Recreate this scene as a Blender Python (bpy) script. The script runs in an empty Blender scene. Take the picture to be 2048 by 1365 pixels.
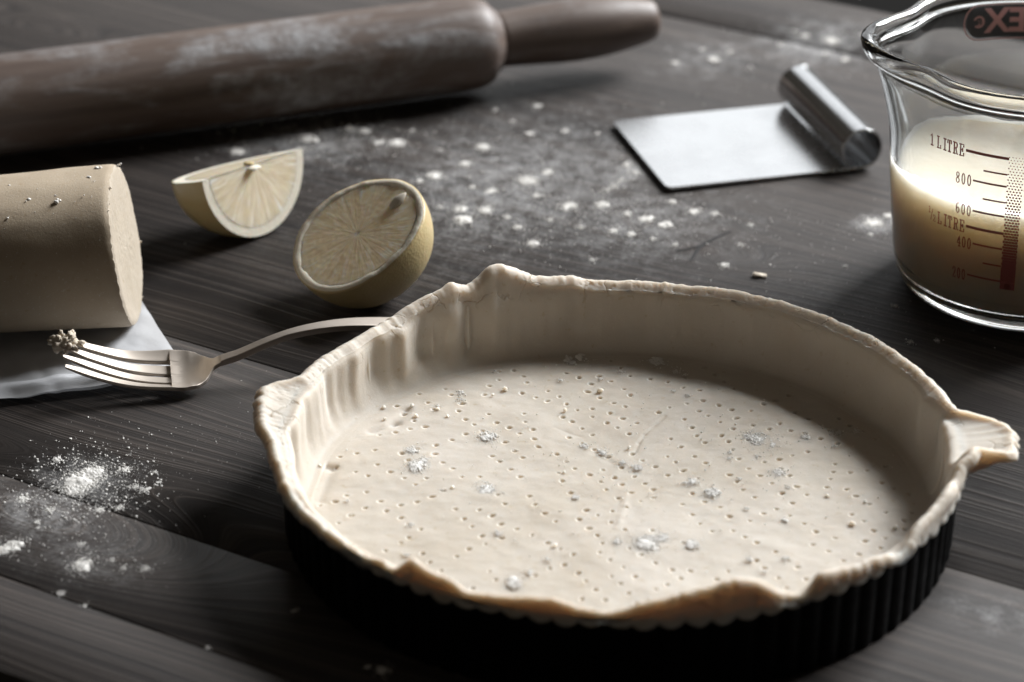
import bpy, bmesh, math, random
import numpy as np
from mathutils import Vector, Matrix

S = bpy.context.scene
R = math.radians

# ------------------------------------------------------------------ camera, light, exposure
FPX, PITCH, CAMH = 5690.0, 27.0, 0.554
cam_d = bpy.data.cameras.new("camera"); cam = bpy.data.objects.new("camera", cam_d)
S.collection.objects.link(cam); S.camera = cam
cam.location = (0, 0, CAMH); cam.rotation_euler = (R(90 - PITCH), 0, 0)
cam_d.sensor_width = 36.0; cam_d.lens = 36.0 * FPX / 2048.0
cam_d.clip_start = 0.01; cam_d.clip_end = 50
cam_d.dof.use_dof = True; cam_d.dof.focus_distance = 1.165; cam_d.dof.aperture_fstop = 7.5
cam_d.dof.aperture_blades = 8

w = bpy.data.worlds.new("World"); S.world = w; w.use_nodes = True
w.node_tree.nodes["Background"].inputs[0].default_value = (1.0, 0.88, 0.74, 1)
w.node_tree.nodes["Background"].inputs[1].default_value = 0.054

# the kitchen window, behind and to the right of the table, and the pale sunlit blind beside it
def area(name, loc, aim, sx, sy, watts, col):
    ld = bpy.data.lights.new(name, 'AREA'); lo = bpy.data.objects.new(name, ld); S.collection.objects.link(lo)
    ld.shape = 'RECTANGLE'; ld.size = sx; ld.size_y = sy; ld.energy = watts; ld.color = col
    lo.location = loc; lo.rotation_euler = (Vector(aim) - lo.location).to_track_quat('-Z', 'Y').to_euler()
area("window_light", (1.72, 2.55, 1.62), (0.1, 1.0, 0.1), 1.25, 1.05, 218, (0.97, 0.985, 1.0))
area("blind_light", (0.55, 3.0, 0.80), (0.1, 1.1, 0.6), 2.0, 0.9, 8.0, (0.95, 0.975, 1.0))

S.view_settings.view_transform = 'Standard'; S.view_settings.look = 'None'
S.view_settings.exposure = 0.0; S.view_settings.gamma = 1.0
S.render.engine = 'CYCLES'
S.cycles.use_denoising = True
try: S.cycles.denoiser = 'OPENIMAGEDENOISE'
except Exception: pass
S.cycles.max_bounces = 14; S.cycles.transmission_bounces = 12; S.cycles.transparent_max_bounces = 12
S.cycles.caustics_refractive = True; S.cycles.caustics_reflective = True; S.cycles.blur_glossy = 0.6
S.cycles.sample_clamp_indirect = 6

# ------------------------------------------------------------------ helpers
_p = R(PITCH)
FW = np.array([0, math.cos(_p), -math.sin(_p)]); UP = np.array([0, math.sin(_p), math.cos(_p)]); RT = np.array([1., 0, 0])
CP = np.array([0, 0, CAMH])
def at(u, v, z=0.0):
    """where the line of sight through a point of the photograph meets the level z above the table"""
    d = FW + RT * (u - 1024) / FPX - UP * (v - 682.5) / FPX
    return CP + d * ((z - CAMH) / d[2])
def V3(a): return Vector((float(a[0]), float(a[1]), float(a[2])))

rng = np.random.default_rng(7); random.seed(7)

def hash2(i, j, k, seed):
    n = (i * 374761393 + j * 668265263 + k * 2147483647 + seed * 1274126177) & 0xffffffff
    n = ((n ^ (n >> 13)) * 1274126177) & 0xffffffff
    n = (n ^ (n >> 16)) & 0xffffffff
    return n / 4294967295.0
def noise(x, y, z=None, seed=0):
    x = np.asarray(x, float); y = np.asarray(y, float); z = np.zeros_like(x) if z is None else np.asarray(z, float)
    i, j, k = np.floor(x).astype(np.int64), np.floor(y).astype(np.int64), np.floor(z).astype(np.int64)
    fx, fy, fz = x - i, y - j, z - k
    fx, fy, fz = [f * f * (3 - 2 * f) for f in (fx, fy, fz)]
    r = 0
    for a in (0, 1):
        for b in (0, 1):
            for c in (0, 1):
                r = r + hash2(i + a, j + b, k + c, seed) * (fx if a else 1 - fx) * (fy if b else 1 - fy) * (fz if c else 1 - fz)
    return r * 2 - 1
def fbm(x, y, z=None, seed=0, oct=3):
    r, a, s = 0, 1.0, 0
    for o in range(oct):
        r = r + a * noise(x * 2 ** o, y * 2 ** o, None if z is None else z * 2 ** o, seed + o); s += a; a *= .5
    return r / s

def link(o, parent=None):
    S.collection.objects.link(o)
    if parent is not None: o.parent = parent
    return o
def mesh_np(name, co, quads=None, tris=None, mat=None, parent=None, smooth=True, uv=None, fix=False):
    me = bpy.data.meshes.new(name)
    co = np.asarray(co, np.float32).reshape(-1, 3)
    loops, starts, tot = [], [], 0
    if quads is not None and len(quads):
        q = np.asarray(quads, np.int32).reshape(-1, 4); loops.append(q.ravel()); starts.append(np.arange(len(q)) * 4); tot = len(q) * 4
    if tris is not None and len(tris):
        t = np.asarray(tris, np.int32).reshape(-1, 3); loops.append(t.ravel()); starts.append(tot + np.arange(len(t)) * 3)
    loops = np.concatenate(loops).astype(np.int32); starts = np.concatenate(starts).astype(np.int32)
    me.vertices.add(len(co)); me.vertices.foreach_set("co", co.ravel())
    me.loops.add(len(loops)); me.loops.foreach_set("vertex_index", loops)
    me.polygons.add(len(starts)); me.polygons.foreach_set("loop_start", starts)
    if smooth: me.polygons.foreach_set("use_smooth", np.ones(len(starts), bool))
    if uv is not None:
        l = me.uv_layers.new(name="UVMap"); l.data.foreach_set("uv", np.asarray(uv, np.float32)[loops].ravel())
    me.update(calc_edges=True); me.validate()
    if fix:
        b = bmesh.new(); b.from_mesh(me); bmesh.ops.recalc_face_normals(b, faces=b.faces); b.to_mesh(me); b.free()
    if mat: me.materials.append(mat)
    return link(bpy.data.objects.new(name, me), parent)
def grid_faces(n, m, wn=False, wm=False):
    a = np.arange(n if wn else n - 1); b = np.arange(m if wm else m - 1)
    i, j = np.meshgrid(a, b, indexing='ij'); i2 = (i + 1) % n; j2 = (j + 1) % m
    return np.stack([i * m + j, i2 * m + j, i2 * m + j2, i * m + j2], -1).reshape(-1, 4)
def bm_obj(name, bm, mat=None, parent=None, smooth=True):
    me = bpy.data.meshes.new(name); bm.normal_update(); bm.to_mesh(me); bm.free()
    if smooth:
        for p in me.polygons: p.use_smooth = True
    if mat: me.materials.append(mat)
    return link(bpy.data.objects.new(name, me), parent)
def empty(name, loc=(0, 0, 0), rz=0):
    o = bpy.data.objects.new(name, None); link(o); o.location = V3(loc); o.rotation_euler = (0, 0, rz); o.empty_display_size = .02
    return o
def tag(o, label=None, cat=None, group=None, kind=None):
    for k, v in (("label", label), ("category", cat), ("group", group), ("kind", kind)):
        if v: o[k] = v
    return o
def lathe(name, prof, n, mat, parent=None, axis=None, origin=None, smooth=True):
    """profile (r, h) turned about the axis"""
    t = np.linspace(0, 2 * np.pi, n, endpoint=False); prof = np.asarray(prof, float)
    ax = np.array([0, 0, 1.]) if axis is None else np.asarray(axis, float) / np.linalg.norm(axis)
    e = np.array([0, 0, 1.]) if abs(ax[2]) < .9 else np.array([1., 0, 0])
    e1 = np.cross(e, ax); e1 /= np.linalg.norm(e1); e2 = np.cross(ax, e1)
    o = np.zeros(3) if origin is None else np.asarray(origin, float)
    co = o + prof[:, None, 1:2] * ax + prof[:, None, 0:1] * (np.cos(t)[None, :, None] * e1 + np.sin(t)[None, :, None] * e2)
    return mesh_np(name, co, grid_faces(len(prof), n, False, True), mat=mat, parent=parent, smooth=smooth)
def catmull(P, k):
    """P [m, n, 2] control points per column -> smooth rows"""
    P = np.asarray(P); P = np.concatenate([2 * P[:1] - P[1:2], P, 2 * P[-1:] - P[-2:-1]])
    out = []
    for i in range(1, len(P) - 2):
        t = np.linspace(0, 1, k, endpoint=False)[:, None, None]
        a, b, c, d = P[i - 1], P[i], P[i + 1], P[i + 2]
        out.append(.5 * (2 * b + (c - a) * t + (2 * a - 5 * b + 4 * c - d) * t ** 2 + (-a + 3 * b - 3 * c + d) * t ** 3))
    out.append(P[-2][None])
    return np.concatenate(out)

# ------------------------------------------------------------------ material helpers
class NT:
    def __init__(s, name):
        s.m = bpy.data.materials.new(name); s.m.use_nodes = True; s.t = s.m.node_tree; s.n = s.t.nodes; s.l = s.t.links
        s.b = s.n["Principled BSDF"]; s.out = s.n["Material Output"]
    def add(s, ty, **kw):
        n = s.n.new(ty)
        for k, v in kw.items(): setattr(n, k, v)
        return n
    def put(s, sock, v):
        if isinstance(v, bpy.types.NodeSocket): s.l.new(v, sock)
        elif v is not None: sock.default_value = v
    def math(s, op, a, b=None, c=None, clamp=False):
        n = s.add("ShaderNodeMath", operation=op, use_clamp=clamp)
        s.put(n.inputs[0], a); s.put(n.inputs[1], b); s.put(n.inputs[2], c); return n.outputs[0]
    def xyz(s, v):
        n = s.add("ShaderNodeSeparateXYZ"); s.put(n.inputs[0], v); return n.outputs
    def comb(s, x, y, z=0.0):
        n = s.add("ShaderNodeCombineXYZ"); s.put(n.inputs[0], x); s.put(n.inputs[1], y); s.put(n.inputs[2], z); return n.outputs[0]
    def noise(s, vec, scale=1.0, detail=2.0, rough=.5, dist=0.0):
        n = s.add("ShaderNodeTexNoise"); s.put(n.inputs["Vector"], vec); n.inputs["Scale"].default_value = scale
        n.inputs["Detail"].default_value = detail; n.inputs["Roughness"].default_value = rough; n.inputs["Distortion"].default_value = dist
        return n.outputs["Fac"]
    def ramp(s, f, stops, interp='LINEAR'):
        n = s.add("ShaderNodeValToRGB"); s.put(n.inputs[0], f); e = n.color_ramp; e.interpolation = interp
        while len(e.elements) > 1: e.elements.remove(e.elements[-1])
        for i, (p, c) in enumerate(stops):
            x = e.elements[0] if i == 0 else e.elements.new(p)
            x.position = p; x.color = (c, c, c, 1) if not hasattr(c, '__len__') else (*c, 1)
        return n.outputs[0]
    def mix(s, f, a, b, blend='MIX'):
        n = s.add("ShaderNodeMix", data_type='RGBA', blend_type=blend); s.put(n.inputs[0], f)
        for k, v in ((6, a), (7, b)): s.put(n.inputs[k], v if isinstance(v, bpy.types.NodeSocket) else (*v, 1))
        return n.outputs[2]
    def bump(s, h, dist=.001, strength=1.0, normal=None):
        n = s.add("ShaderNodeBump"); s.put(n.inputs["Height"], h); n.inputs["Distance"].default_value = dist
        n.inputs["Strength"].default_value = strength
        if normal is not None: s.put(n.inputs["Normal"], normal)
        return n.outputs[0]
    def coord(s, which="Object"): return s.add("ShaderNodeTexCoord").outputs[which]
    def set(s, **kw):
        for k, v in kw.items():
            k = k.replace("_", " ")
            s.put(s.b.inputs[k], (*v, 1) if isinstance(v, tuple) and len(v) == 3 and k in ("Base Color", "Specular Tint") else v)
        return s

TA = R(-31.5); ca, sa = math.cos(TA), math.sin(TA)
def tab(u, v):
    q = at(u, v); return (q[0] * ca + q[1] * sa, -q[0] * sa + q[1] * ca)

def wood_table():
    t = NT("dark_stained_wood"); P = t.coord(); x, y, z = t.xyz(P)
    rnd = t.math("MULTIPLY", t.add("ShaderNodeObjectInfo").outputs["Object Index"], .137)
    big = t.noise(t.comb(t.math('MULTIPLY', x, 3.5), t.math('MULTIPLY', y, 9.0), t.math('MULTIPLY', rnd, 30.0)), 1, 2, .5)
    g = t.math('ADD', y, t.math('MULTIPLY', big, .028))
    kmask = None
    for (u, v, A, sx, sy) in ((1400, 498, .050, .030, .012), (60, 1040, .11, .075, .028), (80, 60, .05, .04, .015), (1010, 250, .03, .10, .02), (1850, 700, -.03, .16, .03)):
        kx, ky = tab(u, v)
        dx = t.math('MULTIPLY', t.math('SUBTRACT', x, kx), 1 / sx); dy = t.math('MULTIPLY', t.math('SUBTRACT', y, ky), 1 / sy)
        d2 = t.math('ADD', t.math('MULTIPLY', dx, dx), t.math('MULTIPLY', dy, dy))
        e = t.math('POWER', 2.71828, t.math('MULTIPLY', d2, -1.0))
        g = t.math('ADD', g, t.math('MULTIPLY', e, A))
        if sx < .035: kmask = t.math('POWER', 2.71828, t.math('MULTIPLY', d2, -5.0))
    z0 = t.math('MULTIPLY', rnd, 77.0)
    lines = t.noise(t.comb(t.math('MULTIPLY', x, 1.2), t.math('MULTIPLY', g, 290.0), z0), 1, 1.5, .55)
    lines2 = t.noise(t.comb(t.math('MULTIPLY', x, 2.5), t.math('MULTIPLY', g, 760.0), z0), 1, 2, .6)
    fib = t.noise(t.comb(t.math('MULTIPLY', x, 60.0), t.math('MULTIPLY', g, 1900.0), z0), 1, 3, .7)
    tone = t.noise(t.comb(t.math('MULTIPLY', x, 6.0), t.math('MULTIPLY', y, 22.0), z0), 1, 4, .6)
    edge = t.ramp(lines, [(.42, 0.0), (.52, .25), (.60, 1.0), (.64, .3), (.8, .1)])
    edge2 = t.ramp(lines2, [(.5, 0.0), (.64, .55), (.75, 0.0)])
    e = t.math('ADD', t.math('MULTIPLY', edge, .75), t.math('MULTIPLY', edge2, .45), clamp=True)
    base = t.ramp(tone, [(.3, (.018, .0155, .0148)), (.55, (.032, .0265, .0242)), (.75, (.044, .036, .032))])
    lite = t.mix(tone, (.066, .055, .049), (.115, .094, .081))
    c = t.mix(e, base, lite)
    c = t.mix(t.ramp(fib, [(.4, 0.0), (.75, .5)]), c, (.018, .016, .015))
    c = t.mix(kmask, c, (.05, .038, .032))
    var = t.math('ADD', t.math('MULTIPLY', rnd, .02), .80)
    vm = t.add("ShaderNodeVectorMath", operation='SCALE'); t.put(vm.inputs[0], c); t.put(vm.inputs[3], var)
    # a thin film of flour dust caught in the grain round the spills
    dust = None
    for (u, v, sx, sy, k) in ((1010, 370, .075, .10, .75), (1250, 440, .06, .06, .6), (620, 285, .045, .05, .7), (1640, 85, .035, .04, .8), (1420, 115, .03, .04, .5), (165, 965, .022, .020, .9), (70, 1030, .03, .022, .6), (180, 1115, .03, .02, .45), (1255, 345, .018, .03, .8), (1750, 448, .012, .014, .8), (640, 560, .03, .012, .25), (1700, 600, .05, .04, .2), (1980, 1230, .022, .015, .35)):
        kx, ky = tab(u, v); dx = t.math('MULTIPLY', t.math('SUBTRACT', x, kx), 1 / sx); dy = t.math('MULTIPLY', t.math('SUBTRACT', y, ky), 1 / sy)
        m = t.math('MULTIPLY', t.math('POWER', 2.71828, t.math('MULTIPLY', t.math('ADD', t.math('MULTIPLY', dx, dx), t.math('MULTIPLY', dy, dy)), -1.0)), k)
        dust = m if dust is None else t.math('MAXIMUM', dust, m)
    sp = t.math('ADD', t.math('MULTIPLY', t.noise(P, 520, 5, .7), .5), t.math('MULTIPLY', t.noise(P, 110, 4, .65), .5))
    da = t.math('MULTIPLY', t.ramp(t.math('ADD', sp, t.math('MULTIPLY', dust, .16)), [(.52, 0.0), (.74, 1.0)]), t.math('MULTIPLY', dust, .55))
    fin = t.mix(da, vm.outputs[0], (.62, .62, .62))
    h = t.math('ADD', t.math('MULTIPLY', e, .5), t.math('MULTIPLY', fib, .35))
    t.set(Base_Color=fin, Roughness=t.ramp(fib, [(.3, .47), (.7, .63)]), Normal=t.bump(h, .0004, .9), Specular_IOR_Level=.27)
    return t.m
M = {}
M['wood'] = wood_table()

def dough(name, c1, c2, fine=1.0, sub=.25, ss=.0018):
    t = NT(name); P = t.coord()
    n1 = t.noise(P, 45, 3, .6); n2 = t.noise(P, 900, 3, .7); n3 = t.noise(P, 2600, 2, .6)
    c = t.mix(t.ramp(n1, [(.3, 0.0), (.7, 1.0)]), c1, c2)
    n4 = t.noise(P, 14, 4, .6); n5 = t.noise(P, 330, 2, .5)
    c = t.mix(t.ramp(n4, [(.45, 0.0), (.65, .35)]), c, (c2[0] * 1.08, c2[1] * 1.1, c2[2] * 1.16))
    c = t.mix(t.ramp(n5, [(.66, 0.0), (.74, .45)]), c, (c1[0] * .86, c1[1] * .78, c1[2] * .62))
    c = t.mix(t.ramp(n2, [(.60, 0.0), (.74, .5)]), c, (.585, .55, .50))
    h = t.math('ADD', t.math('MULTIPLY', n2, .7), t.math('MULTIPLY', n3, .4))
    if name == "raw_pastry":
        wv = t.add("ShaderNodeVectorMath", operation='ADD'); t.put(wv.inputs[0], P); nn_ = t.add("ShaderNodeTexNoise"); t.put(nn_.inputs["Vector"], P); nn_.inputs["Scale"].default_value = 160
        sc2 = t.add("ShaderNodeVectorMath", operation='SCALE'); t.put(sc2.inputs[0], nn_.outputs["Color"]); sc2.inputs[3].default_value = .006; t.put(wv.inputs[1], sc2.outputs[0])
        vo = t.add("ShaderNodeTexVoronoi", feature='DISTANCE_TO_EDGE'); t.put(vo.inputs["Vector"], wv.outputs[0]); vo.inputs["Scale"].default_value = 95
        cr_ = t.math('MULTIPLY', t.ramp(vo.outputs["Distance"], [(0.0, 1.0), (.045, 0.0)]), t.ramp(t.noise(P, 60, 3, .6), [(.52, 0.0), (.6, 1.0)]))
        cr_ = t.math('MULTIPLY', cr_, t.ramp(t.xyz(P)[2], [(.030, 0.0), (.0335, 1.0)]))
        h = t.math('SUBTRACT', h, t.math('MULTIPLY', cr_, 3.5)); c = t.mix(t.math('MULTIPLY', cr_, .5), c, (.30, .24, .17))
    t.set(Base_Color=c, Roughness=.62, Normal=t.bump(h, .00022 * fine, .8), Specular_IOR_Level=.25)
    t.b.inputs["Subsurface Weight"].default_value = sub; t.b.inputs["Subsurface Scale"].default_value = ss
    t.b.inputs["Subsurface Radius"].default_value = (1.0, .86, .74); t.b.inputs['Subsurface Anisotropy'].default_value = .35
    return t.m
M['pastry'] = dough("raw_pastry", (.455, .400, .330), (.50, .452, .388), .8, 1.0, .0080)
M['log'] = dough("pastry_block_skin", (.355, .285, .205), (.41, .335, .245))
M['cut'] = dough('pastry_block_inside', (.36, .305, .235), (.41, .35, .275), 1.5)
M['crumb'] = dough("pastry_crumb", (.50, .43, .34), (.58, .51, .42), 2.5)

t = NT("flour"); t.set(Base_Color=(.72, .695, .655), Roughness=.95, Normal=t.bump(t.noise(t.coord(), 3000, 2), .0002, .6), Specular_IOR_Level=.1); t.b.inputs['Subsurface Weight'].default_value = .25; t.b.inputs['Subsurface Scale'].default_value = .0016; t.b.inputs['Subsurface Radius'].default_value = (1, .95, .9); M['flour'] = t.m
t = NT("black_tin"); n = t.noise(t.coord(), 300, 3)
t.set(Base_Color=(.003, .003, .0034), Roughness=t.ramp(n, [(.3, .55), (.7, .7)]), Specular_IOR_Level=.10, Normal=t.bump(n, .0001, .4)); M['tin'] = t.m

def pin_wood():
    t = NT("floury_pin_wood"); P = t.coord(); x, y, z = t.xyz(P)      # x runs along the pin
    st = t.comb(t.math('MULTIPLY', x, 9.0), t.math('MULTIPLY', y, 150.0), t.math('MULTIPLY', z, 150.0))
    gr = t.noise(st, 1, 3, .6)
    c = t.ramp(gr, [(.25, (.062, .042, .034)), (.5, (.098, .070, .056)), (.8, (.145, .11, .09))])
    sm = t.noise(t.comb(t.math('MULTIPLY', x, 16.0), t.math('MULTIPLY', y, 55.0), t.math('MULTIPLY', z, 55.0)), 1, 4, .62, .6)
    pat = t.noise(P, 120, 5, .7)
    al = t.ramp(t.math('MULTIPLY', t.math('ADD', x, .40), 2.5), [(.0, .15), (.42, .5), (.62, 1.0), (.95, .9), (1.0, .3)])
    f = t.math('MULTIPLY', t.math('MULTIPLY', t.ramp(sm, [(.46, 0.0), (.62, .9)]), t.ramp(pat, [(.38, .25), (.62, 1.0)])), al)
    c = t.mix(t.math('MULTIPLY', f, .7), c, (.36, .37, .38))
    t.set(Base_Color=c, Roughness=.5, Normal=t.bump(t.math('ADD', gr, t.math('MULTIPLY', f, 1.5)), .0003, .6), Specular_IOR_Level=.4)
    return t.m
M['pin'] = pin_wood()

def metal(name, col, r0, r1, ani=None):
    t = NT(name); P = t.coord(); x, y, z = t.xyz(P)
    n = t.noise(t.comb(t.math('MULTIPLY', x, 40.0), t.math('MULTIPLY', y, 1500.0), t.math('MULTIPLY', z, 1500.0)), 1, 2)
    n2 = t.noise(P, 60, 4, .65)
    n7 = t.noise(P, 28, 5, .7); colv = t.mix(t.ramp(n7, [(.45, 0.0), (.7, .5)]), col, tuple(k_ * .80 for k_ in col))
    t.set(Base_Color=colv, Metallic=1.0, Roughness=t.math('ADD', t.math('MULTIPLY', n2, r1 - r0), r0), Normal=t.bump(n, .00004, .5))
    return t.m
M['steel'] = metal("brushed_steel", (.68, .69, .70), .24, .30)
M['tube'] = metal('polished_steel', (.56, .57, .58), .15, .22)
M['silver'] = metal("worn_silver", (.54, .48, .42), .42, .55)

t = NT("jug_glass"); t.set(Base_Color=(.975, .99, .985), Roughness=.0, IOR=1.47); t.b.inputs["Transmission Weight"].default_value = 1.0; M['glass'] = t.m
t = NT("cream"); n = t.noise(t.coord(), 70, 4, .6)
t.set(Base_Color=t.mix(n, (.68, .60, .475), (.76, .69, .57)), Roughness=.35, Normal=t.bump(t.noise(t.coord(), 260, 3), .0008, .35)); t.b.inputs["Subsurface Weight"].default_value = 1.0
t.b.inputs["Subsurface Scale"].default_value = .028; t.b.inputs["Subsurface Radius"].default_value = (1.0, .92, .81); M['cream'] = t.m
t = NT("red_jug_print"); t.set(Base_Color=(.36, .10, .09), Roughness=.5); M['print'] = t.m
t = NT("badge_painted_dark"); t.set(Base_Color=(.012, .012, .013), Roughness=.6); M['badge'] = t.m  # colour stands in for the unlit background behind the badge

def paper():
    t = NT("baking_paper"); n = t.noise(t.coord(), 90, 4, .6)
    t.set(Base_Color=(.66, .67, .69), Roughness=.5, Normal=t.bump(n, .0012, .35))
    tr = t.add("ShaderNodeBsdfTranslucent"); tr.inputs[0].default_value = (.6, .62, .66, 1)
    tp = t.add("ShaderNodeBsdfTransparent")
    m1 = t.add("ShaderNodeMixShader"); m1.inputs[0].default_value = .25; t.l.new(t.b.outputs[0], m1.inputs[1]); t.l.new(tr.outputs[0], m1.inputs[2])
    m2 = t.add("ShaderNodeMixShader"); m2.inputs[0].default_value = .16; t.l.new(m1.outputs[0], m2.inputs[1]); t.l.new(tp.outputs[0], m2.inputs[2])
    t.l.new(m2.outputs[0], t.out.inputs[0]); return t.m
M['paper'] = paper()

def peel():
    t = NT("lemon_peel"); v = t.add("ShaderNodeTexVoronoi"); t.put(v.inputs["Vector"], t.coord()); v.inputs["Scale"].default_value = 800
    n = t.noise(t.coord(), 120, 3); n9 = t.noise(t.coord(), 60, 4, .7)
    c = t.mix(n, (.47, .355, .16), (.54, .43, .235)); c = t.mix(t.ramp(n9, [(.62, 0.0), (.72, .5)]), c, (.35, .24, .08))
    h = t.math('ADD', t.math('MULTIPLY', v.outputs["Distance"], 1.0), n)
    t.set(Base_Color=c, Roughness=.38, Normal=t.bump(h, .00025, .4)); t.b.inputs["Subsurface Weight"].default_value = .15
    t.b.inputs["Subsurface Scale"].default_value = .002; return t.m
M['peel'] = peel()
t = NT("lemon_pith"); n = t.noise(t.coord(), 700, 3)
t.set(Base_Color=t.mix(n, (.68, .62, .50), (.76, .71, .60)), Roughness=.6, Normal=t.bump(n, .0004, .5)); t.b.inputs["Subsurface Weight"].default_value = .2; t.b.inputs["Subsurface Scale"].default_value = .0015; M['pith'] = t.m
def pulp(name, nseg, c1, c2):
    t = NT(name); u, v, _ = t.xyz(t.coord("UV"))
    th = t.math('ARCTAN2', v, u); r = t.math('SQRT', t.math('ADD', t.math('MULTIPLY', u, u), t.math('MULTIPLY', v, v)))
    wob = t.noise(t.comb(u, v, 0.0), 3.0, 2)
    s = t.math('ADD', t.math('MULTIPLY', th, nseg / (2 * math.pi)), t.math('MULTIPLY', wob, .5))
    fr = t.math('ABSOLUTE', t.math('SUBTRACT', t.math('FRACT', s), .5))           # 0 at a membrane
    wid = t.math('DIVIDE', .032, t.math('ADD', r, .12))
    memb = t.math('SUBTRACT', 1.0, t.math('DIVIDE', fr, wid), clamp=True)
    ves = t.noise(t.comb(t.math('MULTIPLY', th, 9.0), t.math('MULTIPLY', r, 2.2), 1.0), 1, 3, .6, .25)
    ves2 = t.noise(t.comb(t.math('MULTIPLY', th, 20.0), t.math('MULTIPLY', r, 3.2), 5.0), 1, 1.5, .5, .2)
    streak = t.ramp(ves2, [(.56, 0.0), (.66, 1.0)])
    c = t.mix(t.ramp(ves, [(.3, 0.0), (.65, 1.0)]), tuple(k_ * .91 for k_ in c1), c2)
    c = t.mix(t.math('MULTIPLY', memb, .8), c, (.84, .77, .63))
    c = t.mix(t.math('MULTIPLY', streak, t.math('MULTIPLY', t.math('SUBTRACT', r, .22, clamp=True), 1.0)), c, (.97, .94, .88))  # pale strands; their white also paints in wet glints towards the rim
    core = t.math('LESS_THAN', r, .05); c = t.mix(t.math('MULTIPLY', core, .8), c, (.75, .71, .62))
    h = t.math('ADD', t.math('MULTIPLY', ves, 1.0), t.math('MULTIPLY', ves2, .4))
    t.set(Base_Color=c, Roughness=.16, Normal=t.bump(h, .0004, .45), Specular_IOR_Level=.5)
    t.b.inputs["Subsurface Weight"].default_value = .7; t.b.inputs["Subsurface Scale"].default_value = .009
    t.b.inputs["Subsurface Radius"].default_value = (1.0, .7, .3)
    return t.m
M['pulp'] = pulp("lemon_pulp", 10, (.84, .67, .43), (.94, .80, .58))
M['pulp2'] = pulp("lemon_pulp_pale", 9, (.70, .58, .40), (.80, .70, .53))
t = NT("lemon_pip"); t.set(Base_Color=t.mix(t.noise(t.coord(), 400, 2), (.42, .37, .30), (.62, .57, .48)), Roughness=.4); M['pip'] = t.m
t = NT("dark_floor"); t.set(Base_Color=(.004, .0035, .003), Roughness=.9, Normal=t.bump(t.noise(t.coord(), 6, 4), .01, .4)); M['floor'] = t.m
t = NT("crack_shadow_wood"); t.set(Base_Color=(.008, .007, .007), Roughness=.9); M['crack'] = t.m

# ------------------------------------------------------------------ setting: floor and table
fl = mesh_np("floor", [(-6, -4, -.76), (6, -4, -.76), (6, 8, -.76), (-6, 8, -.76)], [(0, 1, 2, 3)], mat=M['floor']); tag(fl, kind="structure")

table = empty("wooden_table", (0, 0, 0), TA)
tag(table, "dark stained wooden table of long planks, dusted with flour, under all the baking things", "table")
seams = [.617, .666, .724, .854, 1.310, 1.377]; KB = 4
for k in range(len(seams) - 1):
    g = .0009 if k != 7 else .0016
    g0 = .0011 if k == KB else .00022; g1 = .0011 if k == KB - 1 else .00022
    y0, y1 = seams[k] + g0, seams[k + 1] - g1; dz = rng.uniform(-.0002, .0001); dz *= .5
    # wavy long edges, small chamfer, real thickness
    xs = np.linspace(-1.35, .25, 90); rows = []
    amp = .0012 if k in (KB - 1, KB) else .0003
    e0 = y0 + amp * fbm(xs * 35, xs * 0 + (7.1 if k == KB else k), seed=3) * (1 if k == KB else .6)
    e1 = y1 + amp * fbm(xs * 35, xs * 0 + 20 + k, seed=4) * (1 if k == KB - 1 else .6)
    ch = .0004
    for (e, off, zz) in ((e0, 0, -.028), (e0, 0, -ch), (e0, ch, 0), (e1, -ch, 0), (e1, 0, -ch), (e1, 0, -.028)):
        rows.append(np.stack([xs, e + off, np.full_like(xs, zz + dz)], -1))
    pl = mesh_np("plank", np.array(rows), grid_faces(6, 90), mat=M['wood'], parent=table, smooth=False); pl.pass_index = (4, 9, 2, 7, 12)[k]
# the split in the knot: a strip laid on top, its inner shade painted dark
def sliver(pts, wd, name="knot_crack"):
    P = [np.array(tab(*p)) for p in pts]; co = []; n = len(P)
    for i, p in enumerate(P):
        d = P[min(i + 1, n - 1)] - P[max(i - 1, 0)]; d /= np.linalg.norm(d); nn = np.array([-d[1], d[0]])
        k = wd * math.sin(math.pi * (i + .35) / (n - .3)) ** .7
        for s_, zz in ((-1, .0002), (0, .00045), (1, .0002)): co.append((*(p + nn * s_ * k), zz))
    f = []
    for i in range(n - 1):
        for j in range(2): f.append((i * 3 + j, i * 3 + j + 1, i * 3 + 4 + j, i * 3 + 3 + j))
    return mesh_np(name, co, f, mat=M['crack'], parent=table)
sliver([(1380, 524), (1388, 512), (1396, 500), (1406, 490), (1432, 476), (1463, 463)], .0011)
sliver([(1352, 503), (1372, 500), (1394, 494), (1404, 490)], .0007)

# ------------------------------------------------------------------ tart tin
TX, TY, ZR, TS = .0405, .9420, .034, 1.028
tin = empty("tart_tin", (TX, TY, 0)); tin.scale = (TS, TS, 1); tag(tin, "black fluted round tart tin lined with the raw pastry", "tart tin")
NT_ = 1440; th = np.linspace(0, 2 * np.pi, NT_, endpoint=False); NF = 90; ZT = ZR - .0020
flute = np.abs(np.cos(th * NF / 2)) ** .8 - .6
def ring(r, z, a=1.0): return np.stack([(r + a * .0016 * flute) * np.cos(th), (r + a * .0016 * flute) * np.sin(th), np.full(NT_, z)], -1)
rows = [ring(.1215, .0004, .9), ring(.1225, .0002), ring(.1230, .0012), ring(.1238, ZT - .002), ring(.1242, ZT - .0004), ring(.1238, ZT - .001), ring(.1228, ZT - .003), ring(.1215, .002, .9)]
mesh_np("fluted_wall", np.array(rows), grid_faces(8, NT_, False, True), mat=M['tin'], parent=tin)
rows = [ring(.1240, ZT - .0012, .9), ring(.1250, ZT - .0008, .9), ring(.1252, ZT, .9), ring(.1246, ZT + .0004, .9), ring(.1236, ZT, .9), ring(.1232, ZT - .0012, .9)]
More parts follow.
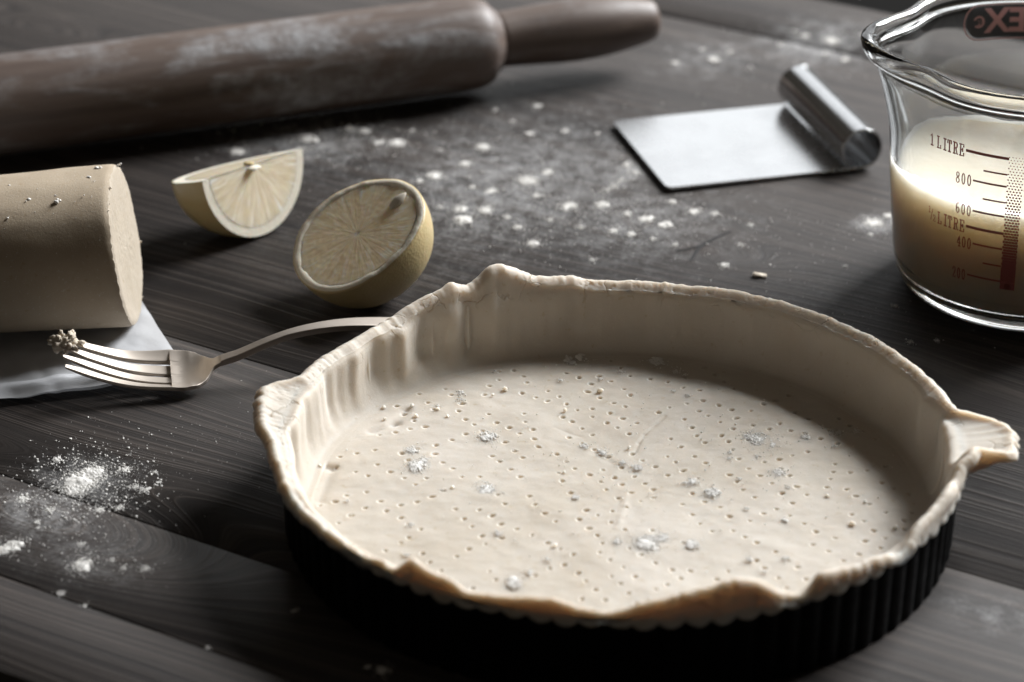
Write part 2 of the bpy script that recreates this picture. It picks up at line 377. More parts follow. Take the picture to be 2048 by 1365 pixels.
mesh_np("rim", np.array(rows), grid_faces(6, NT_, True, True), mat=M['tin'], parent=tin)
lathe("base", [(0, .0006), (.1216, .0006), (.1220, .0012), (.1216, .002), (0, .002)], 128, M['tin'], tin)

# ------------------------------------------------------------------ pastry case
def ang_table(tb, width=1.0):
    a = np.array([p[0] for p in tb], float); v = np.array([p[1] for p in tb], float)
    o = np.argsort(a); a, v = a[o], v[o]
    d = np.degrees(th); d = np.where(d > 200, d - 360, d)
    r = np.interp(d, np.r_[a[-1] - 360, a, a[0] + 360], np.r_[v[-1], v, v[0]])
    k = int(round(width / .25)); w_ = np.exp(-np.linspace(-2, 2, 2 * k + 1) ** 2); w_ /= w_.sum()
    return np.convolve(np.r_[r[-k:], r, r[:k]], w_, 'valid')
H = ang_table([(-176, 1), (-166, -.5), (-160, -1.5), (-154, -1), (-148, -.8), (-142.5, -1), (-137.1, -2.4), (-132.0, -.8), (-129.6, -2.2), (-127.2, 3.5), (-126, 6), (-124.6, 3.8), (-121, 2.4), (-118.5, 2.6), (-116.1, -1),
    (-108.5, 2), (-102.3, 4), (-97.8, 1.4), (-93.2, .4), (-88.1, 4), (-81, 7.8), (-77.9, 9), (-73.7, 11), (-69.8, 8.2), (-66.1, 1.5), (-63.5, -.3), (-61.7, 0), (-59.7, 6), (-54, 4), (-47.2, 3), (-42.4, -1),
    (-39, 1.5), (-36.2, 4), (-31, 5), (-24, 7), (-19.5, 3), (-17, 6), (-13.5, 8.5), (-11, 7.5), (-9, 3.5), (-6, 2.0), (-1, 2.0), (2, 2.0), (5, 2.6), (8, 2.2), (11, 2), (20, 1), (30, .8), (45, .5), (60, .8), (68, 1.2), (75, .4), (88, .6), (94, .6), (97, 3), (104, 4.4), (107.8, 9), (110.2, 12.2), (113, 11), (115.2, 6.5),
    (117.5, 5.5), (120.5, 8.5), (124, 6), (127.3, 4.5), (133, 1), (143, .4), (152, .6), (163, 1.5), (167, 2.5), (172, 2), (178, 1.5)], 1.7) * .001
O = ang_table([(-176, 2.5), (-166, 3), (-156, 2.2), (-150, 1.8), (-140, 1.2), (-120, .6), (-90, .6), (-72, 1.0), (-55, 1.5), (-41, 2.6), (-36, 1), (-24, 2.2), (-19, .8), (-16, 2), (-13.5, 5.5), (-11.2, 5), (-11, 9), (-10, 15), (-8, 18.5), (-5, 20), (-2, 21), (1, 19), (3, 14), (4.6, 8), (6, 2.5), (10, .6),
    (40, 0), (95, 0), (108, .8), (112, 1.2), (118, .2), (128, 1), (140, -.4), (152, .5), (161.5, 1.5), (164.5, 8), (167, 11.5), (172, 10), (178, 7.5)], 1.0) * .001
T = ang_table([(-170, 4.4), (-130, 3.4), (-70, 3.2), (-40, 3.2), (-12, 3.8), (4, 3.2), (12, 5), (40, 7.2), (90, 7.8), (112, 7), (130, 7), (160, 6), (180, 5)], 3) * .001
H = H + .0017 * np.exp(-((np.degrees(th) - 360 + 132) / 24) ** 2)
Hj = H + .0004 * fbm(th * 26, th * 0 + 3, seed=11) + .0003 * fbm(th * 80, th * 0, seed=5)
O = O + .0011 * noise(th * 70, th * 0, seed=18) * np.clip(O / .012 - .4, 0, 1)
O = O + .0005 * fbm(th * 22, th * 0 + 9, seed=12)
near = np.clip(-np.sin(th) + .25, 0, 1)
Tj = T + .0005 * fbm(th * 40, th * 0, seed=13)
hang = (-.0004 + .0016 * np.clip(flute + .6, 0, 1) * (.4 + .6 * near)) + .0010 * fbm(th * 14, th * 0 + 4, seed=14)
ZF = .0075; Rf = .1174 + .0008 * fbm(th * 5, th * 0, seed=15); Rw = .1200 + .0006 * fbm(th * 9, th * 0, seed=16); Ro = .1266
FL = .0009 * np.clip(1.1 - O / .006, .15, 1)
left = np.exp(-((np.degrees(th) - 150) / 38) ** 2)
zc = np.zeros(NT_)
ctrl = [
    (Rf - .0045, zc + ZF), (Rf - .0012, zc + ZF + .0010), (Rf + .0012, zc + ZF + .0052), (Rf + .0024, zc + ZF + .012), (Rw, ZR - .0030 + .0026 * np.clip(O / .010, 0, 1)),
    (Rw + .0010 + .35 * O, ZR + .45 * Hj), (Rw + .0016 + .85 * O, ZR + Hj + .0004), (Rw + .0016 + O + .45 * Tj, ZR + Hj + .0012 + .16 * Tj),
    (Rw + .0016 + O + .92 * Tj, ZR + Hj + .0003), (Rw + .0016 + O + 1.06 * Tj, ZR + Hj - .0016 - .1 * Tj), (Ro + np.clip(O - .003, 0, 1) * .72, ZR + .35 * Hj - .0008),
    (Ro + FL * flute + np.clip(O - .004, 0, 1) * .5, ZR - .0012 - hang), (Ro - .0011 + FL * flute, ZR - .0016 - hang), (zc + .1252, ZR + .0006)]
C = np.array([np.stack([np.broadcast_to(r, NT_), np.broadcast_to(z, NT_)], -1) for r, z in ctrl])
prof = catmull(C, 9)
nrow = len(prof); ii = np.arange(nrow)[:, None] / 9.0
wallm = np.exp(-((ii - 3.2) / 1.5) ** 2)                                  # the inside of the wall
tdeg = np.degrees(th)[None]
dents = (.0011 * left * np.cos(th * NF / 2 * .62 + 2.2 * fbm(th * 6, th * 0, seed=21)) + .0007 * fbm(th * 11, th * 0, seed=22))[None] * wallm
# thumb prints pressed into the left wall, seen as hollows
for a_, wd_, dp_ in ((128, 2.2, .0022), (134, 1.6, -.0014), (140, 2.0, .0014), (118.2, 1.8, .0020), (149, 1.8, .0010), (156, 1.6, .0012), (113.5, 1.6, -.0012), (171, 2.2, -.0010), (178, 1.8, .0012), (8, 2.5, .0018), (14, 2, -.0015), (97, 2.0, .0008)):
    dents = dents + dp_ * np.exp(-((tdeg - a_) / wd_) ** 2) * np.exp(-((ii - 3.6) / 1.7) ** 2)
rr = prof[..., 0] + dents
zz = prof[..., 1].copy()
lim = (.1222 + .0010 * np.clip(zz / ZR, 0, 1) + .0015 * flute[None] - .0002); over = np.clip(rr - lim + .0006, 0, 1)
rr = np.where(ii < 4.4, np.minimum(rr - over * .5, lim - .0007), rr)
X_, Y_ = rr * np.cos(th), rr * np.sin(th)
lipm = np.clip((ii - 4.5) / 1.0, 0, 1)
# crumbly torn cracks along the rolled top
cr = fbm(th[None] * 60 + 0 * ii, ii * 1.4 + 0 * th[None], seed=31); cr2 = fbm(th[None] * 150 + 0 * ii, ii * 3.0 + 0 * th[None], seed=32)
crack = np.exp(-(cr / .06) ** 2) * np.clip(cr2 * 2.2, 0, 1) * np.exp(-((ii - 5.9) / 1.2) ** 2) * np.clip(noise(th[None] * 4, 0 * th[None], seed=35) * 2 + .6, 0, 1)
zz = zz - .0011 * crack + .00016 * fbm(X_ * 260, Y_ * 260, zz * 260, seed=33) * lipm
rr = rr + .00013 * fbm(X_ * 300, Y_ * 300, zz * 300, seed=34) * np.clip(ii / 2, 0, 1)
wall_co = np.stack([rr * np.cos(th), rr * np.sin(th), zz], -1)
# floor of the case
NR = 226; fr_ = np.linspace(.0005, 1, NR)[:, None]
r0 = (Rf - .0045)[None] * fr_
fx, fy = r0 * np.cos(th), r0 * np.sin(th)
und = .0008 * fbm(fx * 34, fy * 38, seed=41, oct=3) + .00018 * fbm(fx * 180, fy * 220, seed=44, oct=2)
fade = np.clip((1 - fr_) / .05, 0, 1)
fz = ZF + und * fade
# creases and scratches left by the rolling
def crease(pts, wd, dep):
    global fz
    P = [(at(u, v, ZF)[:2] - np.array([TX, TY])) / TS for u, v in pts]
    for a, b in zip(P[:-1], P[1:]):
        d = b - a; L = d @ d; tt = np.clip(((fx - a[0]) * d[0] + (fy - a[1]) * d[1]) / L, 0, 1)
        dist = np.hypot(fx - a[0] - tt * d[0], fy - a[1] - tt * d[1]); fz = fz - dep * np.exp(-(dist / wd) ** 2)
crease([(1330, 832), (1290, 868), (1278, 885), (1270, 905)], .0008, .0003)
crease([(1252, 990), (1250, 1010), (1240, 1045), (1234, 1058)], .0014, -.00022)
crease([(1110, 855), (1160, 872)], .0009, .00015); crease([(620, 960), (640, 930), (665, 935), (640, 1000)], .0022, .0008); crease([(745, 862), (790, 845), (812, 822)], .0022, .0009)
crease([(1190, 905), (1225, 925)], .0018, .0003)
# fork pricks: short runs of holes, one run per stroke of the fork
holes = []
def far(p, d): return all((p[0] - q[0]) ** 2 + (p[1] - q[1]) ** 2 > d * d for q in holes)
tries = 0
while len(holes) < 430 and tries < 20000:
    tries += 1
    a = rng.uniform(0, 2 * math.pi); rad = .110 * math.sqrt(rng.uniform(0, 1)); c = np.array([math.cos(a), math.sin(a)]) * rad
    dirn = R(-52 + rng.normal(0, 10)) if rng.uniform() < .7 else R(40 + rng.normal(0, 14)); d = np.array([math.cos(dirn), math.sin(dirn)]) * rng.uniform(.0062, .0072)
    run = [c + d * (k - 1.5) + rng.normal(0, .0006, 2) for k in range(4)]
    run = [p for p in run if np.hypot(*p) < .1115]
    if len(run) >= 3 and all(far(p, .0060) for p in run): holes += run
    elif tries > 8000 and far(c, .0054): holes.append(c)
Hh = np.array(holes)
for hx, hy in Hh:
    rad = math.hypot(hx, hy); a = math.atan2(hy, hx) % (2 * math.pi)
    i0 = max(0, int((rad - .004) / (.1137 / NR))); i1 = min(NR, int((rad + .004) / (.1137 / NR)) + 2)
    hw = int(.004 / max(rad, .003) / (2 * math.pi) * NT_) + 2; js = (int(a / (2 * math.pi) * NT_) + np.arange(-hw, hw + 1)) % NT_
    if len(js) > NT_: js = np.arange(NT_)
    sx = fx[i0:i1][:, js]; sy = fy[i0:i1][:, js]
    sr = rng.uniform(.8, 1.2); an = rng.uniform(0, 3.14); ex = rng.uniform(1, 1.35)
    ddx, ddy = sx - hx, sy - hy; e1 = (ddx * math.cos(an) + ddy * math.sin(an)) / ex; e2 = -ddx * math.sin(an) + ddy * math.cos(an)
    d = np.hypot(e1, e2) / (.00070 * sr)
    blk = fz[i0:i1]; blk[:, js] += -.0013 * sr * np.exp(-d ** 3) + .00014 * np.exp(-((d - 1.7) / .55) ** 2)
    fz[i0:i1] = blk
floor_co = np.stack([fx, fy, fz], -1)
allco = np.concatenate([floor_co, wall_co[1:]])
pc = mesh_np("pastry_case", allco, grid_faces(len(allco), NT_, False, True), mat=M['pastry'])
pc.location = (TX, TY, 0); pc.scale = (TS, TS, 1)
tag(pc, "raw pale pastry case with pricked base and ragged overhanging edge lining the black tin", "pastry")
# dough curls pushed up beside some of the pricks
k = 0
cb = bmesh.new()
for (u, v, s_) in ((768, 815, 1.5), (824, 812, 1.6), (832, 832, 1.5), (769, 838, 1.2), (875, 818, 1.4), (1010, 778, 1.6), (1200, 782, 2.0), (1258, 895, 1.2), (1705, 1047, 1.8), (1790, 1055, 1.6), (1655, 992, 1.4), (640, 932, 1.3), (1130, 820, 1.3), (985, 790, 1.0), (1128, 945, 1.2), (895, 832, 1.0), (1730, 1005, 1.5), (1110, 1090, 1.2), (905, 975, 1.2)):
    q = (at(u, v, ZF + .0005) - np.array([TX, TY, 0])) / np.array([TS, TS, 1]); m = Matrix.Translation(V3(q)) @ Matrix.Rotation(rng.uniform(0, 6.28), 4, 'Z') @ Matrix.Diagonal((.0007 * s_, .00045 * s_, .0006 * s_, 1))
    bmesh.ops.create_icosphere(cb, subdivisions=2, radius=1, matrix=m)
for v_ in cb.verts: v_.co += Vector(rng.normal(0, .00011, 3))
o = bm_obj("dough_curls", cb, M['pastry'], pc); o['kind'] = 'stuff'

# ------------------------------------------------------------------ flour (loose powder)
ICO = None
def bit_proto():
    b = bmesh.new(); bmesh.ops.create_icosphere(b, subdivisions=1, radius=1)
    v = np.array([x.co[:] for x in b.verts]); b.verts.index_update(); f = np.array([[x.index for x in q.verts] for q in b.faces]); b.free(); return v, f
BV, BF = bit_proto()
def bits(name, P, Rr, label, flat=.75, parent=None):
    P = np.asarray(P); Rr = np.asarray(Rr); n = len(P)
    jit = rng.uniform(.55, 1.3, (n, 1, 1)) * (1 + .45 * rng.normal(0, .5, (n, len(BV), 1)).clip(-1, 1))
    st = rng.uniform(.7, 1.3, (n, 1, 3)); st[..., 2] *= flat
    co = P[:, None] + BV[None] * jit * st * Rr[:, None, None]
    f = (BF[None] + (np.arange(n) * len(BV))[:, None, None]).reshape(-1, 3); co = co.reshape(-1, 3); qd = None
    if MND:
        k_ = len(co); qd = []
        for m_ in MND: qd.append(grid_faces(10, 22, False, True)[:, ::-1] + k_); k_ += 220
        co = np.concatenate([co] + [m_.reshape(-1, 3) for m_ in MND]); qd = np.concatenate(qd); MND.clear()
    o = mesh_np(name, co, qd, f, mat=M['flour'], smooth=True, parent=parent)
    if parent is None: tag(o, label, "flour", kind="stuff")
    else: o['kind'] = 'stuff'
    return o
MND = []
def clump(out, u, v, rp, z=0, dens=1.0, hgt=.35, ppm=4.6):
    """a soft low heap with crumbs round it: rp is its half width in the photograph"""
    q = at(u, v, z); rm = rp / ppm * .001 * (.62 if z == 0 else .74); nr_, na_ = 10, 22
    f_ = np.linspace(0, 1, nr_)[:, None]; a_ = np.linspace(0, 2 * np.pi, na_, endpoint=False)[None]; sd = int(rng.integers(1e6))
    if rp >= (12 if z == 0 else 9):
        for k_ in range(4 if rp >= 14 else 2):      # several small overlapping heaps, none of them round
            o_ = rng.normal(0, .38, 2) * rm; rk = rm * rng.uniform(.3, .72) * (1 if k_ else 1.1); sd = int(rng.integers(1e6)); st_ = rng.uniform(.7, 1.5)
            rr_ = rk * f_ * (1 + .6 * noise(np.cos(a_) * 1.5 + 5, np.sin(a_) * 1.5, seed=sd)) * (1 + .15 * noise(f_ * 4 + 0 * a_, a_ * 3 + 0 * f_, seed=sd + 1))
            x = q[0] + o_[0] + rr_ * np.cos(a_) * st_; y = q[1] + o_[1] * 1.2 + rr_ * np.sin(a_) * 1.2 / st_ ** .5
            hh = rk * hgt * dens ** .3 * (1 - f_ ** 1.6) * (.55 + .6 * (.5 + .5 * noise(x * 700, y * 700, seed=sd + 2))) + .00028 * noise(x * 2200, y * 2200, seed=sd + 3) * (1 - f_)
            MND.append(np.stack([x, y, z + np.maximum(hh, 0) + .00005 - .0003 * (f_ > .99)], -1))
    n = int(110 * dens * (rp / 20) ** 1.5) + 6
    for _ in range(n):
        a = rng.uniform(0, 6.283); d = (rng.uniform(.3, 1.25)) * rm; s_ = rng.uniform(.00012, .00042) * min(1.3, .5 + rp / 30)
        out[0].append((q[0] + math.cos(a) * d, q[1] + math.sin(a) * d * 1.2, z + s_ * .3)); out[1].append(s_)
    for _ in range(int(n * 2.2)):
        a = rng.uniform(0, 6.283); d = abs(rng.normal(0, 1.25)) * rm
        s_ = rng.uniform(.0001, .00030); out[0].append((q[0] + math.cos(a) * d, q[1] + math.sin(a) * d * 1.2, z + s_ * .4)); out[1].append(s_)
def scatter(out, u, v, ru, rv, n, z=0, smin=.00009, smax=.00045):
    for _ in range(n):
        a = rng.normal(0, .55, 2); q = at(u + a[0] * ru, v + a[1] * rv, z); s_ = smin + (smax - smin) * rng.uniform() ** 3.0
        out[0].append((q[0], q[1], z + s_ * .4)); out[1].append(s_)
tf = ([], [])
for c in ((475, 303, 24, .5), (615, 277, 26, .8), (600, 300, 15, .5), (700, 258, 18, .7), (728, 262, 18, .8), (795, 287, 24, 1), (760, 285, 15, .6), (825, 262, 10, .4), (880, 300, 9, .4), (965, 295, 20, 1.2), (1075, 212, 13, 1.1), (990, 220, 9, .5), (1060, 268, 12, .9), (1130, 262, 11, .9), (1025, 243, 8, .5), (1195, 268, 8, .6),
          (870, 352, 22, 1.1), (930, 328, 17, .9), (840, 362, 12, .5), (1055, 362, 27, 1.4), (1095, 345, 17, .8), (985, 381, 14, .9), (1075, 392, 14, .8), (945, 375, 12, .6), (920, 418, 18, .9), (970, 420, 20, 1.2), (925, 440, 24, 1.2), (1065, 488, 17, 1.2), (1015, 435, 12, .7), (1035, 455, 13, .6), (1140, 412, 20, 1), (1130, 418, 12, .7), (1205, 410, 18, 1), (1255, 428, 14, .8), (1225, 462, 14, .9), (1262, 470, 13, .9), (1290, 440, 20, .8), (1330, 450, 18, .8), (1345, 405, 12, .7),
          (1388, 424, 17, 1.1), (1430, 428, 12, .8), (1500, 450, 9, .6), (1305, 478, 10, .5), (1350, 490, 10, .5), (1450, 531, 12, .9), (1480, 490, 9, .5), (1160, 455, 10, .6), (1100, 440, 10, .6), (880, 415, 10, .5), (860, 440, 10, .4), (1185, 520, 9, .4),
          (1428, 120, 19, 1), (1350, 126, 13, .8), (1405, 100, 10, .6), (1460, 105, 10, .7), (1500, 135, 8, .4), (1662, 82, 22, 1.3), (1610, 72, 14, .7), (1590, 62, 10, .4), (1690, 120, 14, .8), (1650, 108, 10, .7), (1560, 90, 10, .5), (1725, 70, 10, .5),
          (1748, 447, 24, 1.4), (1775, 432, 14, .8), (1742, 470, 8, .5), (1690, 532, 7, .3), (1790, 612, 8, .4), (1875, 682, 7, .3), (1820, 685, 8, .4),
          (1255, 330, 12, .5), (1270, 345, 12, .4), (1230, 375, 10, .4),
          (165, 962, 38, 2.0), (190, 945, 24, 1.3), (150, 978, 24, 1.1), (165, 1130, 22, 1.3), (24, 1094, 20, 1.3), (8, 1100, 16, .8), (45, 1000, 14, .7), (100, 1020, 11, .8), (75, 1045, 7, .5), (250, 940, 14, .7), (290, 980, 12, .7), (240, 1016, 10, .7), (200, 1020, 12, .8), (115, 920, 12, .8), (270, 975, 9, .5), (290, 1138, 11, .8), (245, 1136, 8, .6), (225, 1122, 8, .4), (120, 1188, 7, .5), (160, 1090, 9, .6), (318, 965, 7, .5), (310, 945, 7, .4), (170, 1212, 6, .4), (765, 1342, 12, .9), (590, 1222, 6, .3), (735, 1335, 8, .3), (415, 1296, 5, .4), (405, 465, 0, 0)):
    if c[2]: clump(tf, *c[:3], dens=c[3], hgt=.30)
# a thumb-smeared streak of flour by the scraper
for k in range(90):
    s_ = rng.uniform(); u, v = 1205 + 45 * s_ + rng.normal(0, 3), 388 - 32 * s_ + rng.normal(0, 3); q = at(u, v); tf[0].append((q[0], q[1], .0002)); tf[1].append(rng.uniform(.0002, .0005))
for k in range(120):
    s_ = rng.uniform(); u, v = 1238 + 30 * s_ + rng.normal(0, 7), 318 + 40 * s_ + rng.normal(0, 8); q = at(u, v); tf[0].append((q[0], q[1], .0002)); tf[1].append(rng.uniform(.0001, .0004))
scatter(tf, 1000, 330, 420, 130, 1500); scatter(tf, 1180, 430, 320, 80, 1100); scatter(tf, 640, 280, 220, 60, 700); scatter(tf, 1450, 110, 200, 60, 260); scatter(tf, 1660, 90, 110, 50, 260)
scatter(tf, 190, 960, 120, 75, 1500, smax=.0005); scatter(tf, 90, 1010, 110, 60, 420, smax=.0005); scatter(tf, 200, 1100, 150, 60, 220, smax=.0004); scatter(tf, 400, 890, 260, 100, 160, smax=.0003); scatter(tf, 1750, 450, 60, 35, 160, smax=.0004); scatter(tf, 1700, 600, 240, 120, 120, smax=.0003); scatter(tf, 1500, 480, 260, 80, 200, smax=.0004)
tfP = np.array(tf[0]); tfR = np.array(tf[1])
# nothing lands inside the things that stand on the table
keep = (np.hypot(tfP[:, 0] - TX, tfP[:, 1] - TY) > .131)
bits("table_flour", tfP[keep], tfR[keep], "white flour spilled in specks and small heaps over the dark table planks")

cf = ([], [])
for c in ((1165, 709, 24, 1.3), (1135, 716, 14, .6), (1145, 725, 9, .5), (1210, 710, 6, .5), (1312, 721, 19, 1.2), (1351, 744, 9, .8), (1370, 750, 5, .4), (1520, 880, 26, 1.5), (1545, 886, 20, 1.2), (1500, 874, 15, .9), (1557, 945, 15, 1.2), (977, 873, 20, 1.1), (832, 933, 22, 1.3), (825, 900, 14, .9), (845, 920, 12, .7), (972, 979, 19, 1.3), (1425, 985, 18, 1.3), (1385, 962, 13, .9), (1295, 1086, 26, 1.5), (1325, 1075, 14, .8), (1385, 1090, 17, 1.1), (1030, 1167, 17, 1.2), (1060, 1145, 9, .6), (1168, 892, 10, .8), (1205, 905, 12, .9), (1245, 925, 9, .8), (1275, 935, 10, .8), (1675, 865, 13, .9), (1712, 863, 8, .7), (1610, 874, 11, .9), (1670, 893, 6, .5),
          (1460, 905, 8, .6), (1460, 918, 8, .6), (1515, 913, 7, .5), (1277, 935, 7, .5), (1152, 995, 9, .7), (1235, 1082, 10, .7), (1500, 1118, 9, .6), (1570, 1118, 8, .7), (1528, 1143, 7, .6), (820, 1050, 7, .6), (815, 1110, 7, .5), (995, 1067, 9, .7), (1370, 966, 7, .5), (1575, 974, 6, .5), (1492, 1018, 7, .5), (1568, 1040, 9, .5), (1095, 1118, 7, .5), (920, 800, 8, .5), (875, 812, 6, .4), (695, 1002, 5, .5), (1200, 758, 5, .5), (1240, 745, 7, .5), (1120, 760, 6, .5), (990, 742, 6, .5), (920, 786, 9, .6), (925, 745, 6, .4), (915, 730, 6, .3), (1480, 958, 5, .5), (885, 980, 5, .5), (1348, 783, 6, .5), (1375, 792, 7, .6)):
    clump(cf, *c[:3], z=ZF + .0002, dens=c[3] * .9, hgt=.26, ppm=5.4)
scatter(cf, 1250, 950, 480, 190, 900, z=ZF + .0003, smax=.0004)
cfP = np.array(cf[0]); cfR = np.array(cf[1]); keep = np.hypot(cfP[:, 0] - TX, cfP[:, 1] - TY) < .111 * TS
bits("case_flour", cfP[keep], cfR[keep], "small lumps of white flour scattered on the pricked pastry base")

# ------------------------------------------------------------------ rolling pin
A0, A1 = at(0, 217, .0243), at(966, 90, .0243)
ax = A1 - A0; ax[2] = 0; ax /= np.linalg.norm(ax); rp = .0243
pin = empty("rolling_pin", A1 - np.array([0, 0, .0225]), math.atan2(ax[1], ax[0]))
tag(pin, "worn brown wooden rolling pin smeared with flour, lying behind the lemons", "rolling pin")
def along(name, prof, n=72, k=1.08):
    # axis is local +X, height rp
    t_ = np.linspace(0, 2 * np.pi, n, endpoint=False); p = np.asarray(prof, float) * k
    co = np.stack([np.repeat(p[:, 1:2], n, 1), p[:, 0:1] * np.cos(t_), rp + p[:, 0:1] * np.sin(t_)], -1)
    return mesh_np(name, co, grid_faces(len(p), n, False, True), mat=M['pin'], parent=pin)
along("barrel", [(0.011, -.402), (.016, -.4005), (.0215, -.396), (.0224, -.390), (.0226, -.3), (.0226, -.2), (.0226, -.1), (.0226, -.02), (.0224, -.010), (.0221, -.0055), (.0210, -.0010), (.0195, .0018), (.0165, .0040), (.0152, .0060), (.0134, .0072)])
along("handle", [(.0120, .0050), (.0134, .0075), (.0134, .010), (.0136, .016), (.0143, .026), (.0151, .038), (.0153, .047), (.0149, .057), (.0139, .067), (.0122, .077), (.0109, .0835), (.0097, .0870), (.0082, .0885), (.0, .0890)])
along("handle", [(.0, -.482), (.0082, -.4815), (.0104, -.477), (.0137, -.453), (.0141, -.445), (.0128, -.417), (.0126, -.408), (.0115, -.4)])
pf = ([], [])
for _ in range(260):
    x = -rng.uniform(0, .30); a = R(rng.uniform(75, 150)); s_ = rng.uniform(.00012, .0004)
    q = A1 + ax * x + np.array([ax[1], -ax[0], 0]) * rp * (-math.cos(a)) * 1.0 + np.array([0, 0, rp * math.sin(a)]); pf[0].append(q - np.array([0, 0, 0.0])); pf[1].append(s_)
P_ = np.array(pf[0]); P_ = P_ + 0
mw = np.array(pin.location); c_, s_ = ax[0], ax[1]
L_ = P_ - mw; L_ = np.stack([L_[:, 0] * c_ + L_[:, 1] * s_, -L_[:, 0] * s_ + L_[:, 1] * c_, L_[:, 2]], -1)
bits("flour_specks", L_, pf[1], None, parent=pin)

# ------------------------------------------------------------------ bench scraper
s0, s1, s2, s3 = at(1222, 252, .001), at(1335, 380, .001), at(1705, 325, .001), at(1580, 190, .001)
e2 = (s1 - s0) + (s2 - s3); e2[2] = 0; Wd = float(np.linalg.norm(e2)) / 2; e2 /= np.linalg.norm(e2)      # along the edge, towards the viewer
e1 = np.array([-e2[1], e2[0], 0.]);
if e1[0] < 0: e1 = -e1
Ln = float(((s2 - s1) @ e1 + (s3 - s0) @ e1) / 2); c0 = (s0 + s1) / 2
scr = empty("dough_scraper", c0 * np.array([1, 1, 0]), math.atan2(e1[1], e1[0])); tag(scr, "shiny steel dough scraper with rolled tube handle lying beside the glass jug", "dough scraper")
hw = Wd / 2; rt = .0106; thk = .0011
bm = bmesh.new(); rc = .004; pts = []
for (cx, cy, a0) in ((rc, -hw + rc, 180), (rc, hw - rc, 90)):
    seq = [a0 + k * 15 for k in range(7)] if a0 == 180 else [180 - k * 15 for k in range(7)][::-1]
    pts.append([(cx + rc * math.cos(R(a)), cy + rc * math.sin(R(a))) for a in (range(270, 179, -15) if a0 == 180 else range(180, 89, -15))])
poly = pts[0] + pts[1] + [(Ln, hw), (Ln, -hw)]
zt = lambda x: .0006 + .0012 * (1 - x / Ln)
top = [bm.verts.new((x, y, zt(x) + thk)) for x, y in poly]; bot = [bm.verts.new((x, y, zt(x))) for x, y in poly]
bm.faces.new(top[::-1]); bm.faces.new(bot)
for i in range(len(poly)): j = (i + 1) % len(poly); bm.faces.new((top[i], top[j], bot[j], bot[i]))
bmesh.ops.recalc_face_normals(bm, faces=bm.faces); bmesh.ops.bevel(bm, geom=[e for e in bm.edges if len(e.link_faces) == 2 and e.calc_face_angle(0) > 1], offset=.00025, segments=2, affect='EDGES')
blade = bm_obj("blade", bm, M['steel'], scr, smooth=False)
aa = np.radians(np.linspace(-90, 235, 70)); cz = .0006 + rt
ro = np.stack([Ln + rt * np.cos(aa), cz + rt * np.sin(aa)], -1); ri = np.stack([Ln + (rt - thk) * np.cos(aa), cz + (rt - thk) * np.sin(aa)], -1)
loop = np.concatenate([ro, ri[::-1]])
ys = np.array([-hw, -hw + .0004, hw - .0004, hw])
co = np.array([[(x, y, z) for x, z in loop] for y in ys]); n_ = len(loop)
q = list(grid_faces(4, n_, False, True)); m_ = len(ro)
for r_ in (0, 3):
    for i in range(m_ - 1): q.append((r_ * n_ + i, r_ * n_ + i + 1, r_ * n_ + n_ - 2 - i, r_ * n_ + n_ - 1 - i))
mesh_np("rolled_handle", co, q, mat=M['tube'], parent=scr)

# ------------------------------------------------------------------ lemon half
def cam_vec(v): return RT * v[0] + UP * v[1] - FW * v[2]
RL = .0312
nrm = cam_vec((-.43, .57, .70)); nrm /= np.linalg.norm(nrm)
e1 = cam_vec((.8, .6, 0)); e1 -= nrm * (e1 @ nrm); e1 /= np.linalg.norm(e1); e2 = np.cross(nrm, e1)
LC = at(714, 468, .031)
def lemon_r(a): return 1 + .035 * np.cos(2 * a + .6) + .02 * np.cos(3 * a + 1)
lem = bpy.data.objects.new("lemon_half", None); link(lem)
mat4 = Matrix((( e1[0], e2[0], nrm[0], LC[0]), (e1[1], e2[1], nrm[1], LC[1]), (e1[2], e2[2], nrm[2], LC[2]), (0, 0, 0, 1)))
n = 120; ta = np.linspace(0, 2 * np.pi, n, endpoint=False)
al = np.radians(np.linspace(0, 90, 40))[:, None]
rad = RL * lemon_r(ta)[None] * np.cos(al) ** .92; dep = -RL * 1.08 * np.sin(al) - .004 * np.exp(-((1.5708 - al) / .16) ** 2)
rim_w = .0004 * fbm(ta * 6, ta * 0, seed=51)
rind = np.stack([rad * np.cos(ta), rad * np.sin(ta), np.broadcast_to(dep, rad.shape) + rim_w[None] * np.cos(al)], -1)
lip = np.stack([.975 * RL * lemon_r(ta) * np.cos(ta), .975 * RL * lemon_r(ta) * np.sin(ta), rim_w + .0002], -1)[None]
rind = np.concatenate([lip, rind]); zmin = (rind.reshape(-1, 3) @ np.array([e1[2], e2[2], nrm[2]])).min()
LC = at(714, 468, -zmin + .0001)
for k in range(3): mat4[k][3] = LC[k]
lem.matrix_world = mat4
tag(lem, "halved yellow lemon tilted with cut face up and one pip showing, behind the tart", "lemon")
mesh_np("rind", rind, grid_faces(len(rind), n, False, True), mat=M['peel'], parent=lem)
inn = .885 + .018 * fbm(ta * 5, ta * 0, seed=52)
ps = np.array([.98, .95, .92, 1.0, .985]); rows = []
for f_, zz_ in ((.985, .0001), (.97, .00045), (.93, .0004), (inn + .012, .0004), (inn - .01, -.0002), (inn - .03, -.0022)):
    r_ = RL * lemon_r(ta) * f_; rows.append(np.stack([r_ * np.cos(ta), r_ * np.sin(ta), rim_w + zz_], -1))
mesh_np("pith", np.array(rows), grid_faces(6, n, False, True), mat=M['pith'], parent=lem)
fr = np.linspace(.002, 1, 46)[:, None]; r_ = RL * lemon_r(ta)[None] * (inn[None] - .004) * fr
px, py = r_ * np.cos(ta), r_ * np.sin(ta)
